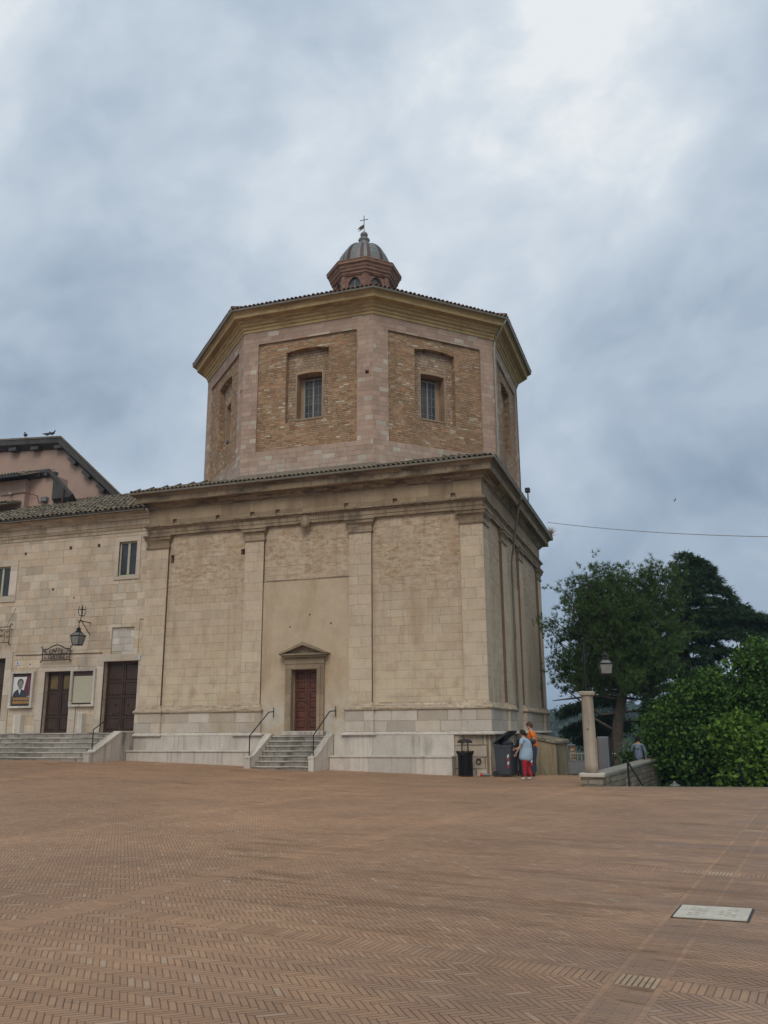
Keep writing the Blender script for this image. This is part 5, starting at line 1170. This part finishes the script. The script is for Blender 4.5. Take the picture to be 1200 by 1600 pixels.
qq = [(-5.62, 33.84), (-4.54, 33.84), (-4.36, 35.95), (-5.62, 35.95)]
cp = B(); cp.add([(x, y, z) for (x, y), z in zip(qq, (1.325, 1.095, 1.095, 1.325))]+[(x, y, z) for (x, y), z in zip(qq, (1.42, 1.19, 1.24, 1.46))], [(0, 3, 2, 1), (4, 5, 6, 7), (0, 1, 5, 4), (1, 2, 6, 5), (2, 3, 7, 6), (3, 0, 4, 7)]); cp.build('coping', M['parapet'], bt)
B().tube([(-4.98, 33.86, .0), (-5.12, 33.87, .32)], .012, 5).build('stick', M['winframe'], bt)

# ================================================================== BINS
lb = thing('litter_bin', (-7.60, 31.78, 0), 'black iron litter bin with flared slats and a domed cap beside the stone bench', 'litter bin')
bx_, by_ = -7.60, 31.78
B().lathe([(.27, 0), (.27, .05), (.22, .07), (.22, .74), (.21, .74), (.20, .1), (.02, .09)], (bx_, by_, .0), 20).build('body', M['iron'], lb)
sb_ = B()
for k in range(22):
    a = 2*math.pi*k/22; ca, sa = math.cos(a), math.sin(a); pts = []
    for r_, z in ((.245, .06), (.245, .68), (.26, .76), (.32, .88)): pts.append((bx_+r_*ca, by_+r_*sa, z))
    sb_.tube(pts, .020, 4)
for z, r_ in ((.12, .25), (.66, .25), (.80, .28)): sb_.tube([(bx_+r_*math.cos(2*math.pi*k/20), by_+r_*math.sin(2*math.pi*k/20), z) for k in range(21)], .018, 5)
sb_.build('slats', M['iron'], lb)
B().tube([(bx_-.11, by_, .70), (bx_-.11, by_, 1.22)], .022, 6).tube([(bx_+.11, by_, .70), (bx_+.11, by_, 1.22)], .022, 6).build('cap_supports', M['iron'], lb)
B().lathe([(.27, 0), (.275, .03), (.24, .08), (.15, .125), (.04, .145)], (bx_, by_, 1.17), 20).build('cap', M['iron'], lb, True)
M['bin'] = simple('dark_grey_plastic', (0.045, 0.052, 0.058), 0.42, 0, .12, 3); M['bin2'] = simple('darker_grey_plastic', (0.028, 0.032, 0.035), 0.42, 0, .12, 3)
M['bag'] = simple('black_bin_bag', (0.02, 0.022, 0.026), 0.25, 0, .3, 7, .8); M['rubber'] = simple('black_rubber', (0.02, 0.02, 0.02), .7)
M['stk_w'] = simple('white_reflective', (0.6, 0.6, 0.6), .4); M['stk_r'] = simple('red_reflective', (0.42, 0.02, 0.025), .4)
def wheelie(c, rot, w_, d_, h_, mat, label, lid_deg, bags):
    root = thing('wheeled_bin', (c[0], c[1], 0), label, 'wheeled bin', 'wheeled rubbish bins beside the church corner')
    cr_, sr_ = math.cos(rot), math.sin(rot); T = lambda x, y, z: (c[0]+x*cr_-y*sr_, c[1]+x*sr_+y*cr_, z)
    def P(b_, pts_lo, zl, pts_hi, zh):
        n = len(pts_lo); b_.add([T(*p, zl) for p in pts_lo]+[T(*p, zh) for p in pts_hi], [tuple(range(n))[::-1]]+[(i, (i+1) % n, n+(i+1) % n, n+i) for i in range(n)])
    def rr(w2, d2, r=.05): 
        o_ = []
        for sx, sy, a0 in ((1, 1, 0), (-1, 1, 90), (-1, -1, 180), (1, -1, 270)):
            for q in range(4):
                a = math.radians(a0+q*30); o_.append((sx*(w2-r)+r*math.cos(a), sy*(d2-r)+r*math.sin(a)))
        return o_
    b_ = B(); P(b_, rr(w_*.44, d_*.40), .10, rr(w_*.49, d_*.48), h_-.08); P(b_, rr(w_*.51, d_*.50), h_-.08, rr(w_*.51, d_*.50), h_-.0)
    lo, hi = rr(w_*.51, d_*.50), rr(w_*.47, d_*.46); n = len(lo)
    b_.add([T(*p, h_) for p in lo]+[T(*p, h_+.001) for p in hi]+[T(*p, h_-.4) for p in hi], [(i, (i+1) % n, n+(i+1) % n, n+i) for i in range(n)]+[(n+i, n+(i+1) % n, 2*n+(i+1) % n, 2*n+i) for i in range(n)]+[tuple(range(2*n, 3*n))])
    P(b_, rr(w_*.40, d_*.34), .04, rr(w_*.44, d_*.40), .10)
    b_.build('body', mat, root)
    # lid hinged along the back edge
    a = math.radians(lid_deg); L = d_*1.04; hy = d_*.50
    lid = B(); ys = lambda t, o_: (hy - math.cos(a)*t - math.sin(a)*o_*-1*-1, h_+.03+math.sin(a)*t+math.cos(a)*o_)
    prof = [ys(0, 0), ys(L, 0), ys(L, .08), ys(L*.8, .15), ys(L*.2, .15), ys(0, .07)]
    lid.add([T(-w_*.52, y, z) for y, z in prof]+[T(w_*.52, y, z) for y, z in prof], [tuple(range(6)), tuple(range(6, 12))[::-1]]+[(i, i+6, (i+1) % 6+6, (i+1) % 6) for i in range(6)])
    lid.build('lid', M['bin2'], root)
    for sx in (-1, 1):
        p0 = T(sx*w_*.46, d_*.40, .10); p1 = T(sx*w_*.52, d_*.40, .10); B().tube([p0, p1], .10, 12).build('wheel', M['rubber'], root)
    if bags:
        bb_ = B()
        for i in range(bags): x, y = random.uniform(-.2, .2)*w_*1.6, random.uniform(-.25, .25)*d_; bb_.ball(T(x, y, h_+.02+random.uniform(-.03, .05)), .17, .15, .13, 8, 5)
        bb_.build('rubbish_bag', M['bag'], root)
    return root, T
r1, T1 = wheelie((-6.13, 31.98), math.radians(76), .72, .70, 1.09, M['bin'], 'dark grey wheeled bin with its lid propped open over black bags', 33, 4)
def sticker(root, T, x, y, z0, z1, w_, n):
    for i in range(n):
        za = z0+(z1-z0)*i/n; zb = z0+(z1-z0)*(i+.86)/n
        B().add([T(x, y, za), T(x+w_, y, za+.05), T(x+w_, y, zb+.05), T(x, y, zb)], [(0, 1, 2, 3)]).build('reflective_strip', M['stk_w' if i % 2 else 'stk_r'], root)
for i in range(4):
    za, zb = .28+i*.12, .38+i*.12
    B().add([T1(-.372, -.20, za), T1(-.372, -.27, za+.05), T1(-.372, -.27, zb+.05), T1(-.372, -.20, zb)], [(0, 1, 2, 3)]).build('reflective_strip', M['stk_w' if i % 2 else 'stk_r'], r1)
r2_, T2 = wheelie((-5.44, 32.22), .35, .58, .66, 1.06, M['bin2'], 'blackish wheeled bin half hidden behind the woman in the light blue shirt', 6, 0)
sticker(r2_, T2, .08, -.325, .35, .70, .06, 3)
trs = thing('drink_can', (-6.85, 31.9, 0), 'crushed red and grey can lying on the paving left of the wheeled bins', 'can')
B().tube([(-7.08, 31.85, .055), (-6.98, 31.86, .055)], .055, 10).build('red_end', M['stk_r'], trs); B().tube([(-6.979, 31.86, .052), (-6.75, 31.88, .05)], [.05, .045], 10).build('grey_body', M['cab'], trs)

# ================================================================== THINGS ON THE ROOFS, CABLE, BIRDS
fd = thing('floodlight', (-6.3, 40.9, 12.5), 'small black floodlight fixed on the right edge of the lower church roof', 'floodlight')
B().bbox(-6.39, -6.15, 40.8, 41.0, 12.88, 13.10, .02).build('housing', M['iron'], fd); B().tube([(-6.27, 40.95, 12.3), (-6.27, 40.95, 12.87)], .03, 6).build('bracket', M['iron'], fd)
B().box(-6.36, -6.18, 40.785, 40.80, 12.9, 13.1).build('lens', M['glass'], fd)
tf_ = thing('grass_tuft', (-6.1, 47.3, 12.0), 'dry pinkish weed growing from the far corner of the church gutter', 'plant')
Vv, Ff = needles(np.array([(-6.1, 47.3, 12.05)]*6), np.array([(0.1, 0, 1.0)]*6), .55, 22, .45, .012); npmesh('stems', Vv, Ff, simple('dry_weed', (0.34, 0.22, 0.15), .8), tf_)
cbl = [(-6.18, 47.0, 12.55), (-3, 46, 12.1), (0, 44.5, 11.4), (2.0, 42.5, 10.45), (4.16, 40, 9.63), (7, 37, 9.2)]
cbl = [(-6.18+(14.0)*t, 47.0-10*t, 12.75-(12.75-8.75)*t-2.2*t*(1-t)*.5) for t in [i/16 for i in range(17)]]
tag(B().tube(cbl, .015, 5).build('cable', simple('pale_cable', (0.22, 0.18, 0.14), .7), None, origin=cbl[0], label='thin sagging cable running from the far church corner off to the right'), None, 'cable')
M['feather'] = simple('grey_feathers', (0.05, 0.052, 0.06), .7)
def pigeon(x, y, z, face, label, s=1.0, grp='pigeons on the ridge of the pink house'):
    b_ = B(); c_, s_ = math.cos(face), math.sin(face); T = lambda u, w_, v: (x+(u*c_-w_*s_)*s, y+(u*s_+w_*c_)*s, z+v*s)
    prof = [(-.26, .10, .012), (-.16, .12, .035), (-.06, .13, .07), (.04, .15, .085), (.10, .18, .072), (.13, .23, .042), (.145, .27, .034), (.16, .30, .038), (.185, .31, .03), (.21, .305, .010), (.235, .298, .003)]
    b_.tube([T(u, 0, v) for u, v, r in prof], [r*s for u, v, r in prof], 8)
    for w_ in (-.03, .03): b_.tube([T(.02, w_, .09), T(.03, w_, 0)], .008*s, 4)
    o = b_.build('pigeon', M['feather'], None, True, origin=(x, y, z), label=label); tag(o, None, 'bird', grp)
pigeon(-35.37, 39.1, 18.52, 2.6, 'leftmost dark pigeon standing alone on the pink house ridge', 1.25)
pigeon(-33.85, 39.1, 18.43, 1.0, 'middle pigeon on the pink house ridge, left one of the close pair'); pigeon(-33.50, 39.1, 18.42, .4, 'rightmost pigeon at the end of the pink house ridge', 1.05)
pigeon(-19.55, 34.9, 14.9, 2.3, 'small dark bird perched on the sill of the drum window at far left', 1.0, None)
sw = B(); sx, sy, sz = .55, 45, 12.9
sw.tube([(sx-.07, sy, sz-.01), (sx, sy, sz), (sx+.06, sy, sz+.01)], [.008, .025, .010], 6)
sw.add([(sx-.02, sy, sz), (sx+.03, sy, sz), (sx+.07, sy+.05, sz+.17), (sx+.02, sy, sz-.01), (sx-.02, sy, sz), (sx-.07, sy-.05, sz-.16)], [(0, 1, 2), (3, 4, 5)])
tag(sw.build('swallow', M['feather'], None, origin=(sx, sy, sz), label='tiny dark swallow flying in the grey sky above the trees'), None, 'bird')

# ================================================================== PEOPLE
M['skin'] = simple('skin', (0.44, 0.24, 0.16), .5, 0, .06, 8); M['hair_d'] = simple('dark_hair', (0.012, 0.009, 0.007), .8, 0, .3, 30); M['hair_b'] = simple('reddish_brown_hair', (0.075, 0.025, 0.012), .8, 0, .3, 30)
M['lightblue'] = simple('light_blue_cotton', (0.30, 0.40, 0.50), .8, 0, .10, 14, .5); M['red'] = simple('red_trousers', (0.36, 0.008, 0.022), .75, 0, .15, 9, .4)
M['orange'] = simple('orange_tshirt', (0.66, 0.15, 0.012), .8, 0, .10, 9, .4); M['blue'] = simple('royal_blue_trousers', (0.03, 0.05, 0.22), .8, 0, .15, 9, .4)
M['greyblue'] = simple('grey_blue_shirt', (0.15, 0.18, 0.25), .8, 0, .12, 9, .4); M['navy'] = simple('dark_trousers', (0.02, 0.022, 0.035), .8); M['shoe'] = simple('pale_canvas_shoe', (0.48, 0.46, 0.42), .6); M['iris'] = simple('eye_dark', (0.02, 0.012, 0.01), .2); M['lip'] = simple('lips', (0.32, 0.11, 0.09), .5)
def skin(name, mat, parent, verts, edges, rads, sub=2, T=None, S=1.0, label=None):
    me = bpy.data.meshes.new(name); me.from_pydata([T(*v) for v in verts], edges, []); me.update()
    tmp = bpy.data.objects.new(name, me); COL.objects.link(tmp)
    sm_ = tmp.modifiers.new('s', 'SKIN'); sm_.use_smooth_shade = True
    for i, r in enumerate(rads):
        r = r if isinstance(r, tuple) else (r, r); me.skin_vertices[0].data[i].radius = (r[0]*S, r[1]*S)
    me.skin_vertices[0].data[0].use_root = True
    ss_ = tmp.modifiers.new('u', 'SUBSURF'); ss_.levels = sub; ss_.render_levels = sub
    bpy.context.view_layer.update()
    out = bpy.data.meshes.new_from_object(tmp.evaluated_get(bpy.context.evaluated_depsgraph_get())); bpy.data.objects.remove(tmp)
    off = wl(parent); out.transform(Matrix.Translation(-off)); out.materials.clear(); out.materials.append(mat)
    for p_ in out.polygons: p_.use_smooth = True
    return put(name, out, parent)
def person(loc, yaw, H, label, J, top, bottom, shoe, hair, tunic=None, bulk=1.0, sleeve=.6, glasses=False, lean=0.0, head_yaw=0.0, watch=False):
    """J: joints in metres for a 1.70 m figure. x forward, y left, z up."""
    root = thing('person', loc, label, 'person'); S = H/1.70; c_, s_ = math.cos(yaw), math.sin(yaw)
    def T(x, y, z):
        x = x+lean*max(0, z-.9); x, y, z = x*S, y*S, z*S; return (loc[0]+x*c_-y*s_, loc[1]+x*s_+y*c_, loc[2]+z)
    g_ = lambda k: J[k]
    V_, E_, R_ = [], [], []
    def add(p_, r, par=None):
        V_.append(p_); R_.append(r); i = len(V_)-1
        if par is not None: E_.append((par, i))
        return i
    b0 = add((0, 0, .93), .125*bulk); b1 = add((.0, 0, 1.08), .115*bulk, b0); b2 = add((.0, 0, 1.27), .13*bulk, b1); b3 = add((0, 0, 1.40), .075, b2); b4 = add((.015, 0, 1.48), .048, b3); b5 = add((.03, 0, 1.54), .066, b4); b6 = add((.03, 0, 1.62), .085, b5); add((.025, 0, 1.675), .06, b6)
    hands = []
    for sd_ in ('L', 'R'):
        k = 1 if sd_ == 'L' else -1
        sh = add((0, .17*k*bulk**.5, 1.385), .058, b3); el_ = add(J['el'+sd_], .040, sh); wr = add(J['wr'+sd_], .026, el_)
        e = np.array(J['el'+sd_]); w_ = np.array(J['wr'+sd_]); d = (w_-e)/np.linalg.norm(w_-e); pm = w_+d*.05; pl_ = add(tuple(pm), (.034, .018), wr)
        side_ = np.cross(d, (0, k, 0.15)); side_ = side_/np.linalg.norm(side_); hands.append((w_, d, side_, k))
        hp = add((0, .09*k, .88), .105*bulk, b0); kn = add(J['kn'+sd_], .062, hp); an_ = add(J['an'+sd_], .042, kn)
    skin('body', M['skin'], root, V_, E_, R_, 2, T, S)
    body = root.children[0]
    for (w_, d, side_, k) in hands:        # five separate, unequal, bent fingers on each hand
        nrm = np.cross(d, side_); curl = nrm*.35*k
        for i, (o_, L) in enumerate(((-.026, .062), (-.009, .074), (.009, .070), (.026, .056))):
            p0 = w_+d*.065+side_*o_; p1 = p0+d*L*.45+curl*.010; p2 = p1+(d+curl*.9)*L*.33; p3 = p2+(d*.6+curl*1.6)*L*.25
            B().tube([T(*p0), T(*p1), T(*p2), T(*p3)], [.0095*S, .009*S, .008*S, .0055*S], 6).build('finger', M['skin'], body, True)
        p0 = w_+d*.02-side_*.03; p1 = p0-side_*.025+d*.03+curl*.02; p2 = p1+d*.03+curl*.03
        B().tube([T(*p0), T(*p1), T(*p2)], [.012*S, .010*S, .007*S], 6).build('thumb', M['skin'], body, True)
    # head details: nose, ears, eyes, mouth
    hc = (.03, 0, 1.60)
    hy = head_yaw; HT = lambda x, y, z: T(hc[0]+x*math.cos(hy)-y*math.sin(hy), hc[1]+x*math.sin(hy)+y*math.cos(hy), hc[2]+z)
    f_ = B(); f_.tube([HT(.078, 0, .03), HT(.105, 0, -.005), HT(.085, 0, -.018)], [.009*S, .015*S, .010*S], 6); 
    for k in (-1, 1): f_.tube([HT(-.005, .088*k, .02), HT(-.012, .094*k, .0), HT(-.002, .088*k, -.02)], [.008*S, .014*S, .008*S], 6)
    f_.ball(HT(.06, 0, -.06), .03*S)
    f_.build('nose_and_ears', M['skin'], body, True)
    e_ = B()
    for k in (-1, 1): e_.ball(HT(.083, .032*k, .022), .009*S)
    e_.build('eyes', M['iris'], body, True); B().tube([HT(.086, -.022, -.045), HT(.093, 0, -.043), HT(.086, .022, -.045)], .006*S, 5).build('mouth', M['lip'], body, True)
    hr_ = B(); n_, m_ = 14, 8
    vs_ = []; 
    for i in range(m_+1):
        ph = math.pi*.74*i/m_
        for q in range(n_):
            a = 2*math.pi*q/n_; front_ = max(0, math.cos(a)); ph2 = ph*(1-.50*front_**1.2); r_ = .116+.006*math.sin(5*a+i)
            vs_.append(HT(-.012+r_*1.02*math.sin(ph2)*math.cos(a), r_*.93*math.sin(ph2)*math.sin(a), .012+r_*math.cos(ph2)))
    hr_.add(vs_, [(i*n_+q, (i+1)*n_+q, (i+1)*n_+(q+1) % n_, i*n_+(q+1) % n_) for i in range(m_) for q in range(n_)]); hr_.build('hair', M[hair], root, True)
    if glasses:
        gl = B()
        for k in (-1, 1): gl.tube([HT(.100+.0*k, .034*k+.022*math.cos(a), .022+.018*math.sin(a)) for a in [2*math.pi*i/10 for i in range(11)]], .004*S, 4); gl.tube([HT(.10, .056*k, .025), HT(0, .092*k, .022)], .003*S, 4)
        gl.build('glasses', M['iron'], root)
    # shirt: torso loft plus sleeves as one skin
    if tunic is None: tv = [(0, 0, .74), (0, 0, 1.04), (0, 0, 1.27), (0, 0, 1.38), (.01, 0, 1.44)]; tr_ = [.165*bulk, .155*bulk, .162*bulk, .110, .066]
    else: tv, tr_ = [t_[:3] for t_ in tunic], [t_[3] for t_ in tunic]
    V2, E2, R2 = list(tv), [(i, i+1) for i in range(len(tv)-1)], list(tr_); nb = len(tv)-2
    for sd_ in ('L', 'R'):
        k = 1 if sd_ == 'L' else -1; V2.append((0, .18*k*bulk**.5, 1.38)); R2.append(.075*bulk**.4); E2.append((nb, len(V2)-1))
        a = np.array([0, .18*k*bulk**.5, 1.38]); b_ = np.array(J['el'+sd_]); V2.append(tuple(a+(b_-a)*min(1, sleeve))); R2.append(.062*bulk**.5); E2.append((len(V2)-2, len(V2)-1))
        if sleeve > 1: w_ = np.array(J['wr'+sd_]); V2.append(tuple(b_+(w_-b_)*.88)); R2.append(.040); E2.append((len(V2)-2, len(V2)-1))
    skin('shirt', M[top], root, V2, E2, R2, 2, T, S)
    V3, E3, R3 = [(0, 0, 1.04), (0, 0, .89)], [(0, 1)], [.138*bulk, .142*bulk]
    for sd_ in ('L', 'R'):
        k = 1 if sd_ == 'L' else -1; V3.append((0, .088*k, .80)); R3.append(.118*bulk); E3.append((1, len(V3)-1)); V3.append(J['kn'+sd_]); R3.append(.076*bulk**.5); E3.append((len(V3)-2, len(V3)-1))
        a = np.array(J['an'+sd_]); V3.append((a[0], a[1], a[2]+.02)); R3.append(.060); E3.append((len(V3)-2, len(V3)-1))
    skin('trousers', M[bottom], root, V3, E3, R3, 2, T, S)
    for sd_ in ('L', 'R'):
        a = J['an'+sd_]; z_ = a[2]-.08
        skin('shoe', M[shoe], root, [(a[0]-.035, a[1], z_+.045), (a[0]+.06, a[1], z_+.045), (a[0]+.15, a[1], z_+.035), (a[0], a[1], z_+.09)], [(0, 1), (1, 2), (0, 3)], [(.042, .040), (.045, .040), (.036, .03), (.038, .038)], 2, T, S)
    return root
woman = person((-5.05, 29.8, 0), math.radians(176), 1.60, 'person in a light blue belted shirt and red trousers reaching down beside the wheeled bins',
    dict(elL=(.13, .27, 1.12), wrL=(.30, .25, .90), elR=(.16, -.20, 1.14), wrR=(.36, -.12, 1.06), knL=(.03, .10, .48), anL=(.05, .10, .09), knR=(.0, -.09, .48), anR=(-.14, -.09, .09)),
    'lightblue', 'red', 'shoe', 'hair_d', tunic=[(.03, 0, .62, .25), (.01, 0, .78, .265), (-.02, 0, .96, .255), (-.02, 0, 1.08, .225), (-.03, 0, 1.22, .25), (-.02, 0, 1.36, .16), (.01, 0, 1.43, .068)], bulk=1.45, sleeve=.72, lean=.10)
man = person((-5.27, 32.75, 0), math.radians(195), 1.87, 'person with reddish hair in an orange t-shirt and blue trousers behind the light blue shirt',
    dict(elL=(-.04, .27, 1.10), wrL=(.20, .22, 1.12), elR=(-.02, -.26, 1.10), wrR=(.16, -.20, .95), knL=(.02, .10, .49), anL=(-.02, .10, .09), knR=(.02, -.10, .49), anR=(.02, -.10, .09)),
    'orange', 'blue', 'shoe', 'hair_b', bulk=1.12, lean=-.12*0+.10, sleeve=.62, glasses=True, head_yaw=math.radians(38))
man2 = person((-1.80, 37.3, -.42), math.radians(80), 1.74, 'person in a grey blue shirt and dark trousers seen from behind beyond the parapet wall',
    dict(elL=(.02, .27, 1.14), wrL=(.18, .20, 1.22), elR=(-.02, -.28, 1.12), wrR=(.02, -.27, .88), knL=(.02, .10, .49), anL=(0, .10, .09), knR=(0, -.10, .49), anR=(0, -.10, .09)),
    'greyblue', 'navy', 'shoe', 'hair_d', bulk=1.12, sleeve=1.5)
# a small ledge of path for him to stand on
pth = B().box(-4.4, -1.55, 33.6, 40, -.9, -.424); tag(pth.build('garden_path', M['kerb'], None, label='pale stone garden path behind the parapet wall'), None, None, kind='structure')

# ================================================================== AIR
hz = B().box(-2600, 2600, -1600, 3600, -45, 90)
hm = bpy.data.materials.new('haze_air'); hm.use_nodes = True; nt = hm.node_tree; nt.nodes.clear()
ov = nt.nodes.new('ShaderNodeOutputMaterial'); pv_ = nt.nodes.new('ShaderNodeVolumePrincipled')
pv_.inputs['Color'].default_value = (0.62, 0.80, 1.0, 1); pv_.inputs['Density'].default_value = 0.00045; pv_.inputs['Anisotropy'].default_value = 0.2
nt.links.new(pv_.outputs[0], ov.inputs['Volume'])
tag(hz.build('haze', hm, None, label='thin bluish air that fades the far wooded hills'), None, None, kind='stuff')
